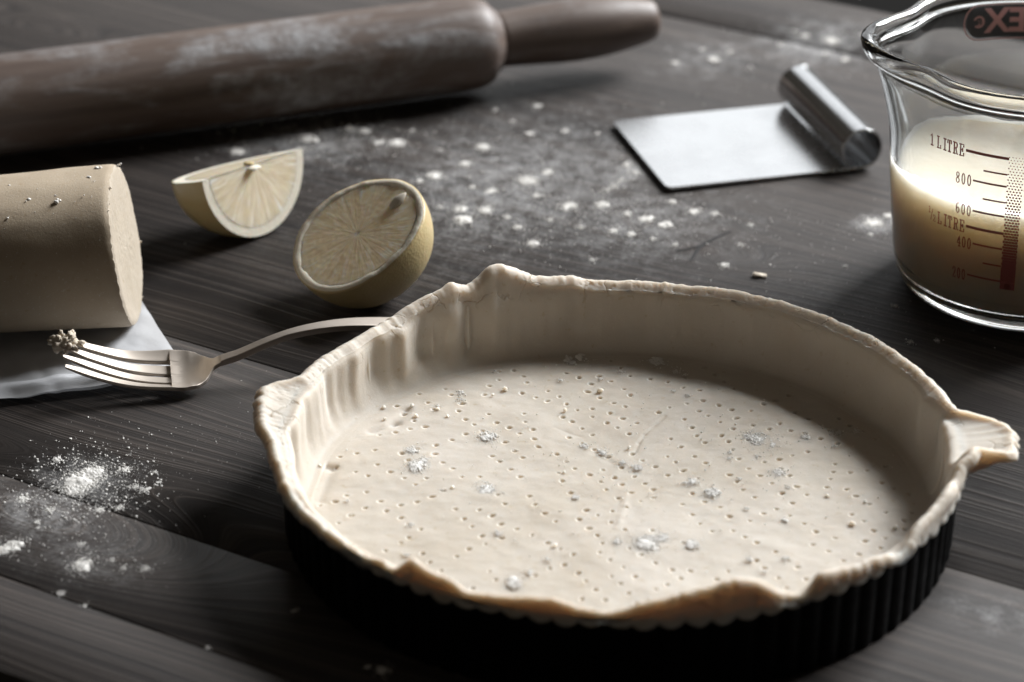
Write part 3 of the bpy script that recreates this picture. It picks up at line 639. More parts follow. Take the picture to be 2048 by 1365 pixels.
pz = .0001 + .00006 * fbm(ta[None] * 14 + 0 * fr, fr * 7 + 0 * ta[None], seed=53) + .00006 * (noise(px * 900, py * 900, seed=54)) * (fr > .3) - .0002 * np.exp(-(fr / .05) ** 2)
puv = np.stack([px / RL / .9, py / RL / .9], -1).reshape(-1, 2)
mesh_np("pulp", np.stack([px, py, pz + 0 * px], -1), grid_faces(46, n, False, True), mat=M['pulp'], parent=lem, uv=puv)
def teardrop(name, loc, L, Wd_, ang, mat, parent):
    b = bmesh.new(); bmesh.ops.create_uvsphere(b, u_segments=20, v_segments=14, radius=1)
    for v in b.verts:
        x = v.co.z; k_ = 1 - .45 * max(0, x) ** 1.5
        v.co = Vector((x * L, v.co.x * Wd_ * k_, v.co.y * Wd_ * .7 * k_))
    o = bm_obj(name, b, mat, parent); o.location = loc; o.rotation_euler = (0, R(-8), ang); return o
# where the pip sits on the cut face
d = FW + RT * (797 - 1024) / FPX - UP * (404 - 682.5) / FPX; tt = ((LC - CP) @ nrm) / (d @ nrm); pq = CP + d * tt - LC
teardrop("pip", (pq @ e1, pq @ e2, .0005), .0050, .0026, R(5), M['pip'], lem)

# ------------------------------------------------------------------ lemon quarter
sc_ = 1 / 4.12 * .001
va, vd, vb = [cam_vec(np.array(v)) * sc_ for v in ((-122, -13, -56), (86, 36, -90), (15, -131, -40))]
na, nb_ = 34, 60
al = np.linspace(0, np.pi / 2, na)[:, None]; be = np.linspace(0, np.pi, nb_)[None]
U = np.stack([np.sin(al) ** 1.0 + 0 * be, np.cos(al) ** .9 * np.cos(be), np.cos(al) ** .9 * np.sin(be)], -1)
def quarter_pt(U): return U[..., 0:1] * va + U[..., 1:2] * vd + U[..., 2:3] * vb
low = quarter_pt(U)[..., 2].min()
OQ = at(506, 330, -low + .0001)
lq = empty("lemon_quarter", (OQ[0], OQ[1], OQ[2])); tag(lq, "pale lemon quarter resting on its peel between the rolling pin and halved lemon", "lemon")
mesh_np("rind", quarter_pt(U), grid_faces(na, nb_), mat=M['peel'], parent=lq)
nfront = np.cross(vd, vb); nfront /= np.linalg.norm(nfront); nfront *= -1 if nfront @ va > 0 else 1
ntop = np.cross(va, vd); ntop /= np.linalg.norm(ntop); ntop *= -1 if ntop @ vb > 0 else 1
def half_face(name, ax1, ax2, nn, f0, f1, mat, lift, kf=24, kb=60, seed=0, expo=1.0, wob=0.0):
    f = np.linspace(f0, f1, kf)[:, None]; b = np.linspace(0, np.pi, kb)[None]
    x = f * np.cos(b); y = f * np.sin(b) ** expo
    k = 1 + wob * fbm(b * 6 + 0 * f, f * 0 + b * 0, seed=seed)
    x, y = x * k, y * k
    bump = .00006 * fbm(b * 10 + 0 * f, f * 6 + 0 * b, seed=seed + 1)
    co = x[..., None] * ax1 + y[..., None] * ax2 + nn * (lift + bump[..., None])
    return mesh_np(name, co, grid_faces(kf, kb), mat=mat, parent=lq, uv=np.stack([x, y], -1).reshape(-1, 2))
half_face("pith", vd, vb, nfront, .82, 1.0, M['pith'], .0001, 8, 60, 61)
half_face("pith", vd, va, ntop, .80, 1.0, M['pith'], .0001, 8, 60, 62, .95)
half_face("pulp", vd, vb, nfront, .002, .87, M['pulp2'], .00018, 34, 70, 63, 1, .0)
half_face("pulp", vd, va, ntop, .002, .85, M['pulp2'], .00018, 30, 60, 64, .95, .0)
# pith ridge along the core edge, with a bit of pip left on it
bm = bmesh.new(); bmesh.ops.create_icosphere(bm, subdivisions=3, radius=1)
for v in bm.verts: v.co *= 1 + .25 * random.uniform(-1, 1)
for v in bm.verts: v.co = Vector((v.co.x * .0024, v.co.y * .0018, v.co.z * .0008))
o = bm_obj("core_scrap", bm, M['peel'], lq); o.location = V3(vd * -.02 + va * .05 + ntop * .0008)
bm = bmesh.new(); bmesh.ops.create_icosphere(bm, subdivisions=3, radius=1)
for v in bm.verts: v.co = Vector((v.co.x * .0040, v.co.y * .0026, v.co.z * .0007)) * (1 + .2 * random.uniform(-1, 1))
o = bm_obj("core_pith", bm, M['pith'], lq); o.location = V3(vd * -.04 + vb * .03 + nfront * .0002)

# ------------------------------------------------------------------ baking paper
def paper_z(X, Y): return .0006 + .0010 * (1 + fbm(X * 50, Y * 50, seed=71, oct=2)) + .0010 * np.abs(noise(X * 95 + Y * 40, Y * 110, seed=73))
pa, pb, pc_, pd = at(382, 766), at(-260, 846), at(-250, 420), at(150, 395)
nu, nv = 90, 90; uu = np.linspace(0, 1, nu)[:, None]; vv = np.linspace(0, 1, nv)[None]
def bil(s, t): return ((1 - s) * (1 - t))[..., None] * pa + (s * (1 - t))[..., None] * pb + (s * t)[..., None] * pc_ + ((1 - s) * t)[..., None] * pd
Q = bil(uu, vv); edge = .0008 * noise(uu * 9 + 0 * vv, 0 * uu + 0 * vv, seed=72) * (vv < .02); Q[..., 1] += edge
Z = paper_z(Q[..., 0], Q[..., 1]) + .0022 * np.exp(-(vv / .06) ** 2) * (.4 + .6 * noise(uu * 5, 0 * uu, seed=74) ** 2)
co = np.stack([Q[..., 0], Q[..., 1], Z], -1)
pap = mesh_np("baking_paper", co, grid_faces(nu, nv), mat=M['paper'])
tag(pap, "sheet of thin white baking paper under the pastry block", "baking paper")
# folded-back hem along the front edge
hv = np.array([0, .25, .5, .75, 1.0])[None] * .075
Qh = bil(np.linspace(0.02, 1, nu)[:, None], hv); Zh = paper_z(Qh[..., 0], Qh[..., 1]) + np.array([.0024, .0042, .0036, .0028, .0016])[None] * (.7 + .3 * noise(np.linspace(0, 8, nu), np.zeros(nu), seed=75))[:, None]
mesh_np("folded_hem", np.stack([Qh[..., 0], Qh[..., 1], Zh], -1), grid_faces(nu, 5), mat=M['paper'], parent=pap)

# ------------------------------------------------------------------ pastry block (log)
RLg = .0350
g1, g0 = at(252, 494, RLg + .001), at(0, 512, RLg + .001)
ga = g1 - g0; ga[2] = 0; ga /= np.linalg.norm(ga); gn = np.array([-ga[1], ga[0], 0])      # away from the viewer
nl, nc = 110, 150; ls = np.linspace(-.16, 0, nl)[:, None]; ct = np.linspace(0, 2 * np.pi, nc, endpoint=False)[None]
def sgnpow(x, p): return np.sign(x) * np.abs(x) ** p
taper = 1 - .05 * np.clip(-ls / .06, 0, 1)
yy = RLg * taper * sgnpow(np.cos(ct), .86); zz = RLg * taper * sgnpow(np.sin(ct), .86) * np.where(np.sin(ct) < 0, .93, 1.0)
und = 1 + .030 * fbm(ls * 24 + 0 * ct, np.cos(ct) * 1.5 + 3, np.sin(ct) * 1.5 + 0 * ls, seed=81)
und = und * (1 - .022 * np.exp(ls / .0012)); yy, zz = yy * und, zz * und
shear = .15 * (yy / RLg) * RLg * np.clip(1 + ls / .03, 0, 1) + (-.12) * zz * np.clip(1 + ls / .03, 0, 1)
edge = .0006 * fbm(ct * 22 + 0 * ls, 0 * ls + 0 * ct, seed=82) * np.clip(1 + ls / .004, 0, 1)
side = g1 * np.array([1, 1, 0]) + (ls + shear + edge)[..., None] * ga + yy[..., None] * gn + (zz + RLg * .985 + .0012)[..., None] * np.array([0, 0, 1.])
logo_e = empty("pastry_block", g1 * np.array([1, 1, 0])); tag(logo_e, "thick smooth block of pale pastry dough with a cut end, on baking paper", "pastry block")
off = g1 * np.array([1, 1, 0])
mesh_np("block", side - off, grid_faces(nl, nc, False, True), mat=M['log'], parent=logo_e)
kf = 30; ff = np.linspace(1, .01, kf)[:, None, None]; cen = side[-1].mean(0); edge0 = edge[-1][:, None] * ga; ring0 = side[-1] - edge0; cen = ring0.mean(0); face = cen + (ring0[None] - cen) * ff + edge0[None] * np.clip((ff - .94) / .06, 0, 1)
rough = .00025 * fbm(face[..., 1] * 700, face[..., 2] * 900, seed=83) * np.clip((1 - ff[..., 0]) / .05, 0, 1) + .0006 * np.clip((1 - ff[..., 0]) / .04, 0, 1)
face = face + rough[..., None] * ga
mesh_np("cut_face", face - off, grid_faces(kf, nc, False, True), mat=M['cut'], parent=logo_e)
lf = ([], [])
for (u, v, s_) in ((57, 402, .0011), (108, 393, .0009), (113, 399, .0012), (168, 392, .0010), (181, 396, .0008), (152, 401, .0006), (193, 336, .0012), (200, 337, .0009), (178, 354, .0012), (190, 364, .0007), (20, 368, .0007), (247, 330, .0012), (105, 425, .0006), (15, 434, .0007), (72, 424, .0005), (150, 436, .0004), (208, 378, .0004), (86, 452, .0005), (100, 470, .0004), (163, 500, .0004), (70, 505, .0004), (75, 375, .0004), (130, 368, .0003)):
    d = FW + RT * (u - 1024) / FPX - UP * (v - 682.5) / FPX; D2 = side.reshape(-1, 3) - CP; tpar = (D2 @ d) / (d @ d); dist = np.linalg.norm(D2 - tpar[:, None] * d, axis=1) + .15 * tpar
    p = side.reshape(-1, 3)[dist.argmin()]
    for k in range(max(1, int(s_ / .0003))): lf[0].append(p - off + rng.normal(0, s_ * .6, 3) * np.array([1, 1, .4])); lf[1].append(s_ * rng.uniform(.35, .7))
for k in range(90):
    i, j = rng.integers(20, nl), rng.integers(10, 75); lf[0].append(side[i, j] - off); lf[1].append(rng.uniform(.00008, .00022))
bits("flour_specks", lf[0], lf[1], None, parent=logo_e)
capc = side[0].mean(0); mesh_np('far_end', np.concatenate([side[0], capc[None]]) - off, tris=[(i, (i + 1) % nc, nc) for i in range(nc)], mat=M['cut'], parent=logo_e)
# crumbs along the cut edge
bm = bmesh.new()
for k in range(12):
    j = int(rng.integers(0, nc)); p = side[-1, j] - off; r_ = rng.uniform(.0002, .0006)
    bmesh.ops.create_icosphere(bm, subdivisions=1, radius=r_, matrix=Matrix.Translation(V3(p + rng.normal(0, .0004, 3) + ga * .0002)))
for v in bm.verts: v.co += Vector(rng.normal(0, .00015, 3))
o = bm_obj("edge_crumbs", bm, M['crumb'], logo_e); o['kind'] = 'stuff'

# ------------------------------------------------------------------ fork
ft, fn = at(126, 722, .015), at(428, 734, .0075)
fd = fn - ft; fd[2] = 0; Lf = float(np.linalg.norm(fd)); fd /= Lf
fork = empty("fork", (fn[0], fn[1], 0), math.atan2(fd[1], fd[0]))
tag(fork, "tarnished silver dinner fork with dough on its tines, propped on the baking paper", "fork")
# local: x from -Lf (tips) to 0 (neck) and on along the handle; y across (left = away)
ROLL = R(9)
def fz_(x):
    xs = np.array([-Lf, -Lf * .8, -Lf * .55, -Lf * .32, -Lf * .18, -Lf * .06, 0, .010, .022, .036, .052, .075, .10, .112])
    zs = np.array([.0175, .0112, .0048, .0020, .0015, .0040, .0068, .0100, .0140, .0168, .0176, .0150, .0085, .0050])
    i = np.clip(np.searchsorted(xs, x) - 1, 0, len(xs) - 2); t_ = (x - xs[i]) / (xs[i + 1] - xs[i]); m = np.gradient(zs, xs)
    h_ = xs[i + 1] - xs[i]; return (2 * t_ ** 3 - 3 * t_ ** 2 + 1) * zs[i] + (t_ ** 3 - 2 * t_ ** 2 + t_) * h_ * m[i] + (-2 * t_ ** 3 + 3 * t_ ** 2) * zs[i + 1] + (t_ ** 3 - t_ ** 2) * h_ * m[i + 1]
def yoff(x): return np.where(x > 0, .13 * np.clip(x, 0, 1) * np.clip(x / .03, 0, 1), 0)
def slab(name, xs, yl, yr, thick, dish=0.0):
    """a bent flat bar between two edges yl(x) and yr(x), rounded at the rims"""
    xs = np.asarray(xs); rows = []; n_ = 36
    for x in xs:
        c, h = (yl(x) + yr(x)) / 2, abs(yl(x) - yr(x)) / 2; tk = thick(x) / 2; q_ = min(.00045, h * .5, tk * .9)
        ar = np.radians(np.linspace(0, 90, 5)); tp = np.linspace(h - q_, -h + q_, 10)[1:-1]
        ys_ = np.concatenate([h - q_ + q_ * np.cos(ar), tp, -h + q_ - q_ * np.sin(ar)])
        zs_ = np.concatenate([tk - q_ + q_ * np.sin(ar), np.full(8, tk), tk - q_ + q_ * np.cos(ar)])
        yy_ = c + np.concatenate([ys_, ys_[::-1]]); zz_ = np.concatenate([zs_, -zs_[::-1]])
        zc_ = fz_(x) + dish(x) * (yy_ / .011) ** 2 if callable(dish) else fz_(x)
        rr_ = ROLL * (1 if x <= 0 else max(0, 1 - x / .03))
        y2 = yy_ + yoff(x); z2 = zc_ + zz_ + yy_ * math.tan(rr_)
        rows.append(np.stack([np.full_like(yy_, x), y2, z2 + .0019], -1))
    co = np.array(rows); q = [tuple(r) for r in grid_faces(len(xs), n_, False, True)]
    co = np.concatenate([co.reshape(-1, 3), co[0].mean(0)[None], co[-1].mean(0)[None], co[0], co[-1]]); b = len(xs) * n_
    tr = [(b, b + 2 + (i + 1) % n_, b + 2 + i) for i in range(n_)] + [(b + 1, b + 2 + n_ + i, b + 2 + n_ + (i + 1) % n_) for i in range(n_)]
    return mesh_np(name, co, q, tr, mat=M['silver'], parent=fork)
def dish(x):
    k = float(np.clip((x + Lf) / (Lf * .72), 0, 1)); return .0026 * k * k * (3 - 2 * k) * float(np.clip(-x / (Lf * .16), 0, 1)) ** .8
xr = -Lf * .29; HW = .0132
def hwid(x):      # outline of the head
    return float(np.interp(x, [-Lf, -Lf * .6, xr, -Lf * .2, -Lf * .12, -Lf * .06, -Lf * .02, 0, .004], [.0108, .0120, HW, .0130, .0115, .0084, .0046, .0031, .0026]))
slab("head", np.linspace(xr, .003, 34), lambda x: hwid(x), lambda x: -hwid(x), lambda x: .0019, dish)
for k in range(4):
    c = (k - 1.5) / 1.5
    def yl(x, c=c): return c * (hwid(x) - tw(x)) + tw(x)
    def yr(x, c=c): return c * (hwid(x) - tw(x)) - tw(x)
    def tw(x): return float(np.interp(x, [-Lf, -Lf * .97, -Lf * .85, xr, xr + .006], [.0007, .0013, .0020, .0026, .0029]))
    x0 = -Lf + abs(c) * .0012
    slab("tine", np.linspace(x0, xr + .0065, 38), yl, yr, lambda x: float(np.interp(x, [-Lf, -Lf * .9, xr - .002, xr + .0005, xr + .0065], [.0009, .0016, .0019, .0022, .0018])), dish)
slab("handle", np.linspace(.0029, .110, 50), lambda x: float(np.interp(x, [0, .006, .03, .07, .10, .106, .110], [.0027, .0023, .0024, .0042, .0062, .0058, .003])), lambda x: -float(np.interp(x, [0, .006, .03, .07, .10, .106, .110], [.0027, .0023, .0024, .0042, .0062, .0058, .003])), lambda x: float(np.interp(x, [0, .006, .03, .11], [.0021, .0030, .0030, .0022])))
def crumb(name, u, v, z, r_, label, n=9):
    q = at(u, v, z); bm = bmesh.new()
    for k in range(n):
        c = rng.normal(0, 1, 3) * r_ * np.array([.46, .30, .26]); s_ = r_ * rng.uniform(.12, .34)
        bmesh.ops.create_icosphere(bm, subdivisions=2, radius=s_, matrix=Matrix.Translation(V3(c)))
    for v_ in bm.verts:
        c = v_.co; k_ = float(noise(c.x * 1800, c.y * 1800, c.z * 1800, seed=91)); v_.co = c * (1 + .22 * k_)
    o = bm_obj(name, bm, M['crumb']); o.location = V3(q); tag(o, label, "crumb"); return o
crumb("pastry_crumb", 128, 684, .0205, .0054, "lumpy scrap of dough stuck on the far fork tines' tips", 80)
crumb("pastry_crumb", 125, 708, .0172, .0017, "tiny bit of dough on the tip of the third fork tine", 6)
# a flake of dough on the planks
bm = bmesh.new(); bmesh.ops.create_cube(bm, size=1, matrix=Matrix.Diagonal((.0062, .0030, .0012, 1))); bmesh.ops.bevel(bm, geom=bm.edges[:], offset=.0004, segments=2, affect='EDGES'); bmesh.ops.subdivide_edges(bm, edges=bm.edges[:], cuts=2)
for v_ in bm.verts: v_.co += Vector(rng.normal(0, .00018, 3))
o = bm_obj("dough_flake", bm, M['crumb']); q = at(1519, 554); o.location = (q[0], q[1], .0008); o.rotation_euler = (0, R(4), R(-10)); tag(o, "small flat flake of dough lying between the tart's far rim and the knot", "crumb")

# ------------------------------------------------------------------ measuring jug
JS = 1.0; b0 = at(2088, 672); JX, JY = float(b0[0]), float(b0[1]) + .0525
jug = empty("measuring_jug", (JX, JY, 0)); jug.scale = (1.03, 1.03, JS); tag(jug, "clear glass measuring jug with red litre scale, half full of cream", "measuring jug")
nj = 200; ph = np.linspace(0, 2 * np.pi, nj, endpoint=False)
dph = np.abs((ph - np.pi + np.pi) % (2 * np.pi) - np.pi)
sp = np.exp(-(np.degrees(dph) / 20) ** 2); sp2 = np.exp(-(np.degrees(dph) / 34) ** 2) - .45 * np.exp(-(np.degrees(dph) / 60) ** 2)
outer_p = [(.0, .0022), (.030, .0018), (.042, .0008), (.046, .0002), (.0495, .0006), (.0525, .0028), (.0552, .0068), (.0568, .012), (.0582, .020), (.0596, .034), (.0608, .050), (.0619, .066), (.0630, .082), (.0640, .095), (.0648, .1025), (.0660, .1065), (.0682, .1085), (.0692, .1105), (.0692, .1130), (.0684, .1150), (.0668, .1160)]
inner_p = [(.0650, .1158), (.0636, .1145), (.0626, .1115), (.0618, .106), (.0610, .098), (.0598, .082), (.0587, .066), (.0576, .050), (.0564, .034), (.0550, .020), (.0534, .013), (.0500, .0085), (.0450, .0068), (.030, .0062), (.0, .0062)]
def jug_rz(r, z):
    k = np.clip((z - .070) / .045, 0, 1) ** 1.6
    rr_ = r + k * (.0085 * sp - .0035 * np.clip(sp2 * 0 + np.exp(-((np.degrees(dph) - 34) / 13) ** 2), 0, 1)); zz_ = z + k ** 2 * .0015 * sp
    return rr_, zz_
def jug_rings(pr):
    out = []
    P = catmull(np.array(pr)[:, None, :], 5)[:, 0]
    P[:, 0] = np.maximum(P[:, 0], 0.00001)
    for r, z in P:
        a, b = jug_rz(np.full(nj, r), np.full(nj, z)) if r > .02 else (np.full(nj, r), np.full(nj, z))
        out.append(np.stack([a * np.cos(ph), a * np.sin(ph), b], -1))
    return out
rings = np.array(jug_rings(outer_p) + jug_rings(inner_p))
mesh_np("glass_body", rings, grid_faces(len(rings), nj, False, True), mat=M['glass'], parent=jug, fix=True)
# the handle, on the side away from the spout
hp = [np.array(p) for p in ((.0615, 0, .098), (.074, 0, .103), (.092, 0, .101), (.101, 0, .088), (.1015, 0, .066), (.096, 0, .047), (.085, 0, .036), (.072, 0, .033), (.0585, 0, .034))]
hc = catmull(np.array(hp)[:, None, :], 6)[:, 0]; tg = np.gradient(hc, axis=0); tg /= np.linalg.norm(tg, axis=1)[:, None]; a = np.linspace(0, 2 * np.pi, 20, endpoint=False)
co = [hc[i] + .0085 * np.cos(a)[:, None] * np.array([0, 1., 0]) + .0048 * np.sin(a)[:, None] * np.cross(tg[i], [0, 1., 0]) for i in range(len(hc))]
mesh_np("handle", np.array(co), grid_faces(len(co), 20, False, True), mat=M['glass'], parent=jug, fix=True)
# cream, with the film it left up the wall
LV = .0592
def inner_r(z): return np.interp(z, [p[1] for p in inner_p[::-1]][2:], [p[0] for p in inner_p[::-1]][2:])
pdg = np.degrees(ph)
film = .0016 + .0012 * fbm(ph * 9, ph * 0, seed=101) + .0075 * np.exp(-((pdg - 103) / 9) ** 2) + .010 * np.exp(-((pdg - 118) / 6) ** 2) * 0 + .005 * np.exp(-((pdg - 84) / 6) ** 2) + .0045 * np.exp(-((pdg - 222) / 22) ** 2) * (1 + .4 * fbm(ph * 26, ph * 0, seed=102))
film = np.clip(film, .0008, .02)
rows = [np.stack([np.full(nj, 1e-5) * np.cos(ph), np.full(nj, 1e-5) * np.sin(ph), np.full(nj, .0060)], -1)]
for r, z in ((.030, .0060), (.0452, .0066), (.0502, .0083), (.0536, .0128), (.0552, .0198), (.0566, .034), (.0578, .050)):
    rows.append(np.stack([r * np.cos(ph), r * np.sin(ph), np.full(nj, z)], -1))
for f in (.3, .7, .95):
    z = LV + film * f; r = inner_r(z) + .0002; rows.append(np.stack([r * np.cos(ph), r * np.sin(ph), z], -1))
for f, th_ in ((1.0, .0002), (.9, .0005), (.5, .0008), (.15, .0012)):
    z = LV + film * f; r = inner_r(z) - th_; rows.append(np.stack([r * np.cos(ph), r * np.sin(ph), z], -1))
for f in np.linspace(.975, .0005, 40):
    r = .0578 * f; x, y = r * np.cos(ph), r * np.sin(ph)
    rows.append(np.stack([x, y, LV + .0004 * np.exp(-((1 - f) / .04) ** 2) + .00012 * fbm(x * 140, y * 140, seed=103)], -1))
cream = mesh_np("cream", np.array(rows), grid_faces(len(rows), nj, False, True), mat=M['cream'], fix=True); cream.location = (JX, JY, 0); cream.scale = (1.03, 1.03, JS)
tag(cream, "thick pale cream filling half of the glass jug", "cream")

# printed scale: strokes wrapped round the glass
GL = {  # slab-serif stroke letters in a 1 x 1.5 cell
 '1': [[(.2, 1.25), (.5, 1.5), (.5, 0)], [(.25, 0), (.75, 0)]], 'L': [[(.2, 1.5), (.2, 0), (.85, 0), (.85, .35)], [(.02, 1.5), (.4, 1.5)], [(.02, 0), (.3, 0)]],
 'I': [[(.5, 0), (.5, 1.5)], [(.25, 0), (.75, 0)], [(.25, 1.5), (.75, 1.5)]], 'T': [[(.5, 0), (.5, 1.5)], [(.05, 1.15), (.05, 1.5), (.95, 1.5), (.95, 1.15)], [(.28, 0), (.72, 0)]],
 'R': [[(.2, 0), (.2, 1.5), (.65, 1.5), (.85, 1.32), (.85, .98), (.65, .8), (.2, .8)], [(.55, .8), (.85, 0), (1.0, 0)], [(.02, 0), (.38, 0)], [(.02, 1.5), (.3, 1.5)]],
 'E': [[(.9, 1.2), (.9, 1.5), (.2, 1.5), (.2, 0), (.92, 0), (.92, .32)], [(.2, .78), (.65, .78)], [(.65, .95), (.65, .6)], [(.02, 0), (.3, 0)], [(.02, 1.5), (.3, 1.5)]],
 '0': [[(.5 + .36 * math.cos(k * math.pi / 8), .75 + .75 * math.sin(k * math.pi / 8)) for k in range(17)]],
 '2': [[(.12, 1.1), (.2, 1.38), (.5, 1.5), (.8, 1.38), (.87, 1.1), (.7, .75), (.12, 0), (.9, 0), (.9, .2)]],
 '4': [[(.7, 0), (.7, 1.5), (.08, .45), (.95, .45)], [(.5, 0), (.9, 0)]],
 '6': [[(.82, 1.38), (.55, 1.5), (.25, 1.3), (.13, .8), (.15, .3), (.5, 0), (.82, .22), (.86, .55), (.6, .85), (.3, .75), (.15, .5)]],
 '8': [[(.5, .8), (.2, 1.0), (.2, 1.35), (.5, 1.5), (.8, 1.35), (.8, 1.0), (.5, .8), (.14, .55), (.14, .18), (.5, 0), (.86, .18), (.86, .55), (.5, .8)]],
 '/': [[(.15, -.05), (.85, 1.55)]],
}
out_z = [p[1] for p in outer_p[3:17]]; out_r = [p[0] for p in outer_p[3:17]]
def on_glass(s, z, lift=.00012):      # s: arc length round from the scale bar (+ to the right), z: height
    r = np.interp(z, out_z, out_r) + lift; a = -math.pi / 2 + PHB + s / .060; return (r * math.cos(a), r * math.sin(a), z)
PHB = R(-21.0)
class Strokes:
    def __init__(s): s.v = []; s.f = []
    def line(s, pts, wd):
        # resample so that it bends with the glass
        P = [np.array(pts[0], float)]
        for a, b in zip(pts[:-1], pts[1:]):
            a, b = np.array(a, float), np.array(b, float); n = max(1, int(np.linalg.norm(b - a) / .0012)); P += [a + (b - a) * (k + 1) / n for k in range(n)]
        b0_ = len(s.v)
        for i, p in enumerate(P):
            d = P[min(i + 1, len(P) - 1)] - P[max(0, i - 1)]; d = d / (np.linalg.norm(d) + 1e-9); nn = np.array([-d[1], d[0]]) * wd / 2
            e = d * wd / 2 * (-1 if i == 0 else 1 if i == len(P) - 1 else 0)
            for q in (p + nn + e, p - nn + e): s.v.append(on_glass(*q))
        for i in range(len(P) - 1): a = b0_ + 2 * i; s.f.append((a, a + 1, a + 3, a + 2))
    def text(s, txt, s0, z0, h, wd, adv=.74, sx=1.0):
        x = s0
        for ch in txt:
            if ch != ' ':
                for st in GL[ch]: s.line([(x + px * h * .5 * sx, z0 + py * h / 1.5) for px, py in st], wd)
            x += sx * (h * (adv if ch not in '1I' else adv * .78) if ch != ' ' else h * .40)
        return x
    def build(s, name): return mesh_np(name, s.v, s.f, mat=M['print'], parent=jug, smooth=False)
# heights read against the bar: 1 litre .. 200
def zbar(v):
    rr_ = .0605 * 1.03
    for _ in range(4):
        a = -math.pi / 2 + PHB; x, y = JX + rr_ * math.cos(a), JY + rr_ * math.sin(a)
        lo_, hi_ = 0, .12
        for _k in range(40):
            z = (lo_ + hi_) / 2; q = np.array([x, y, z * JS]) - CP; vv_ = 682.5 - FPX * (q @ UP) / (q @ FW)
            if vv_ > v: lo_ = z
            else: hi_ = z
        rr_ = float(np.interp(z, out_z, out_r)) * 1.03
    return z
Zm = {k: zbar(v) for k, v in dict(L=318, n=350, e=374, s=406, x=434, h=468, f=499, t=533, w=563).items()}
def arc_at(u, z):          # how far round from the bar a sight line meets the print
    lo_, hi_ = -.07, .03
    for _k in range(40):
        m_ = (lo_ + hi_) / 2; p = np.array(on_glass(m_, z)) * np.array([1.03, 1.03, JS]) + np.array([JX, JY, 0]) - CP
        if 1024 + FPX * (p @ RT) / (p @ FW) < u: lo_ = m_
        else: hi_ = m_
    return m_
def fit_text(st, txt, sa, sb, z, h, wd):
    tmp = Strokes(); w0 = tmp.text(txt, 0, 0, h, wd) - .14 * h; st.text(txt, sa, z, h, wd, sx=(sb - sa) / w0)
for key, txt, ua, ub, h in (('L', '1 LITRE', 1861, 1930, .0052), ('h', 'LITRE', 1876, 1930, .0052), ('e', '800', 1912, 1944, .0050), ('x', '600', 1912, 1943, .0050), ('f', '400', 1914, 1943, .0050), ('w', '200', 1905, 1931, .0050)):
    st = Strokes(); z = Zm[key]; wd = .00062 if 'L' in txt else .0005
    fit_text(st, txt, arc_at(ua, z), arc_at(ub, z), z - .0030, h, wd)
    if key == 'h':
        for ch, u0, u1, dz_, hh in (('1', 1857, 1861, .0004, .0030), ('/', 1861, 1867, -.0026, .0048), ('2', 1866, 1872, -.0030, .0030)):
            fit_text(st, ch, arc_at(u0, z), arc_at(u1, z), z + dz_, hh, .0004)
    st.build("printed_number")
for key, ua, wd in (('L', 1935, .0013), ('n', 1969, .0008), ('e', 1948, .0009), ('s', 1967, .0008), ('x', 1947, .0009), ('h', 1935, .0013), ('f', 1947, .0009), ('t', 1967, .0008), ('w', 1936, .0009)):
    st = Strokes(); st.line([(arc_at(ua, Zm[key]), Zm[key]), (-.0004, Zm[key])], wd); st.build("scale_line")
# graded bar: fine dots at the top thickening to solid red at the bottom
v_, f_ = [], []; zt_, zb_ = Zm['L'] + .0008, Zm['w'] - .0006; nz = 46; BW = .0062
for i in range(nz):
    z = zt_ + (zb_ - zt_) * i / (nz - 1); k = i / (nz - 1); rd = .00022 + .00072 * k ** 1.0
    for j in range(5):
        s_ = (j + (.5 if i % 2 else 0)) * BW / 5 + .0004
        if s_ > BW: continue
        b0_ = len(v_); v_.append(on_glass(s_, z, .00013))
        for a in range(8): v_.append(on_glass(min(max(s_ + rd * math.cos(a * math.pi / 4), 0), BW), max(z + rd * .95 * math.sin(a * math.pi / 4), zb_), .00013))
        f_ += [(b0_, b0_ + 1 + a, b0_ + 1 + (a + 1) % 8) for a in range(8)]
o = mesh_np("scale_dots", v_, tris=f_, mat=M['print'], parent=jug, smooth=False); o['kind'] = 'stuff'
st = Strokes(); st.line([(BW / 2, Zm['t'] - .0035), (BW / 2, zb_)], BW); st.build("scale_bar")

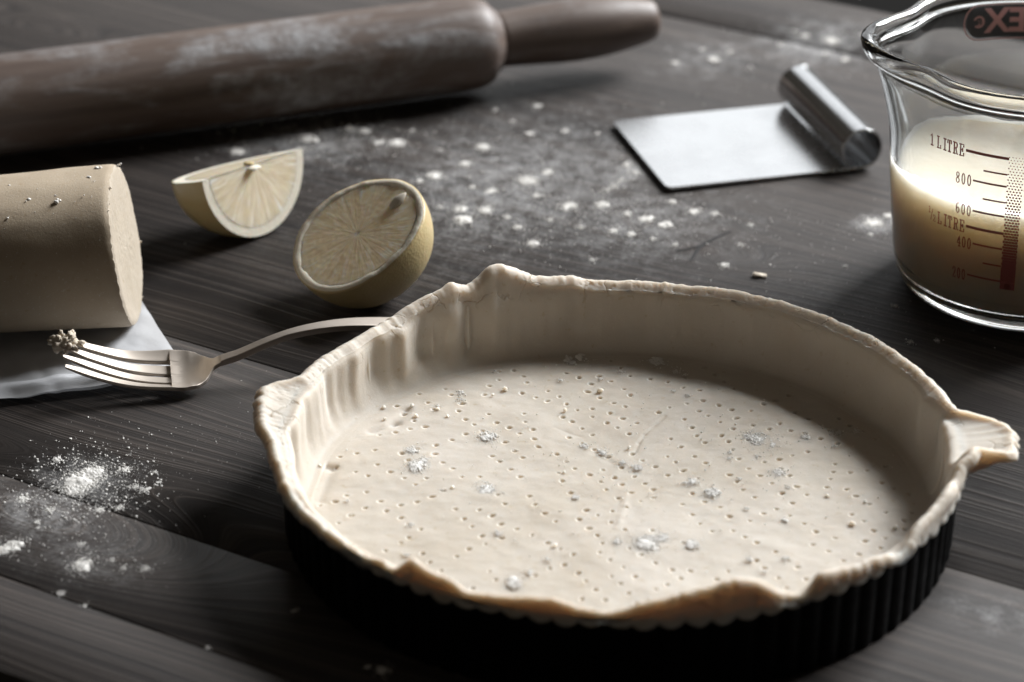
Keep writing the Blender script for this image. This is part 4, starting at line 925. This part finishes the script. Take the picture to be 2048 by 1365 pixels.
# maker's badge on the far wall, read from behind
def on_back(s, z, lift): r = np.interp(z, out_z, out_r) + lift; a = math.pi / 2 - s / .064; return (r * math.cos(a), r * math.sin(a), z)
def txt_mesh(body, size, bold=True):
    cu = bpy.data.curves.new("t", 'FONT'); cu.body = body; cu.size = size; cu.align_x = 'CENTER'; cu.align_y = 'CENTER'; cu.offset = .03 * size if bold else 0; cu.resolution_u = 3
    ob = bpy.data.objects.new("t", cu); S.collection.objects.link(ob); dg = bpy.context.evaluated_depsgraph_get(); me = bpy.data.meshes.new_from_object(ob.evaluated_get(dg))
    bpy.data.objects.remove(ob); return me
def badge_text(name, body, size, s0, z0, mat):
    me = txt_mesh(body, size); b = bmesh.new(); b.from_mesh(me); bmesh.ops.triangulate(b, faces=b.faces); bmesh.ops.subdivide_edges(b, edges=[e for e in b.edges if e.calc_length() > .003], cuts=1)
    for v in b.verts: v.co = Vector(on_back(s0 - v.co.x, z0 + v.co.y, .00022))
    me.name = name; return bm_obj(name, b, mat, jug, smooth=False)
t = NT("badge_pink_print"); t.set(Base_Color=(.42, .20, .18), Roughness=.5); M['pink'] = t.m
ZB = .0995; BX = .0060
def pill(L, r_, lift, mat, name, ring_w=None):
    n_ = 48; out = []
    for k in range(n_):
        a = 2 * math.pi * k / n_; cx = L if math.cos(a) >= 0 else -L; out.append((cx + r_ * math.cos(a), r_ * math.sin(a), cx))
    pts = []
    for i in range(n_):      # subdivide the straights
        a, b = out[i], out[(i + 1) % n_]; m = 12 if a[2] != b[2] else 1
        pts += [(a[0] + (b[0] - a[0]) * k / m, a[1] + (b[1] - a[1]) * k / m) for k in range(m)]
    N = len(pts); v = []; f = []
    if ring_w:
        for x, y in pts:
            cx = max(-L, min(L, x)); d = math.hypot(x - cx, y) or 1; ux, uy = (x - cx) / d, y / d
            v += [on_back(BX + x, ZB + y, lift), on_back(BX + x - ux * ring_w, ZB + y - uy * ring_w, lift)]
        f = [(2 * i, 2 * i + 1, (2 * i + 3) % (2 * N), (2 * i + 2) % (2 * N)) for i in range(N)]
        return mesh_np(name, v, f, mat=mat, parent=jug, smooth=False)
    rows = np.linspace(0, 1, 2)
    for x, y in pts:
        cx = max(-L, min(L, x)); v += [on_back(BX + cx, ZB, lift), on_back(BX + x, ZB + y, lift)]
    f = [(2 * i, 2 * i + 1, (2 * i + 3) % (2 * N), (2 * i + 2) % (2 * N)) for i in range(N)]
    return mesh_np(name, v, f, mat=mat, parent=jug, smooth=False)
pill(.0235, .0072, .00030, M['badge'], "badge_dark_fill"); pill(.0240, .0082, .00016, M['pink'], "badge_outline", .0007)  # the fill paints in the darkness seen through the glass
badge_text("badge_lettering", "PYREX", .0150, BX + .0008, ZB, M['pink']); badge_text("badge_mark", "\u00ae", .0070, BX - .0245, ZB, M['pink'])
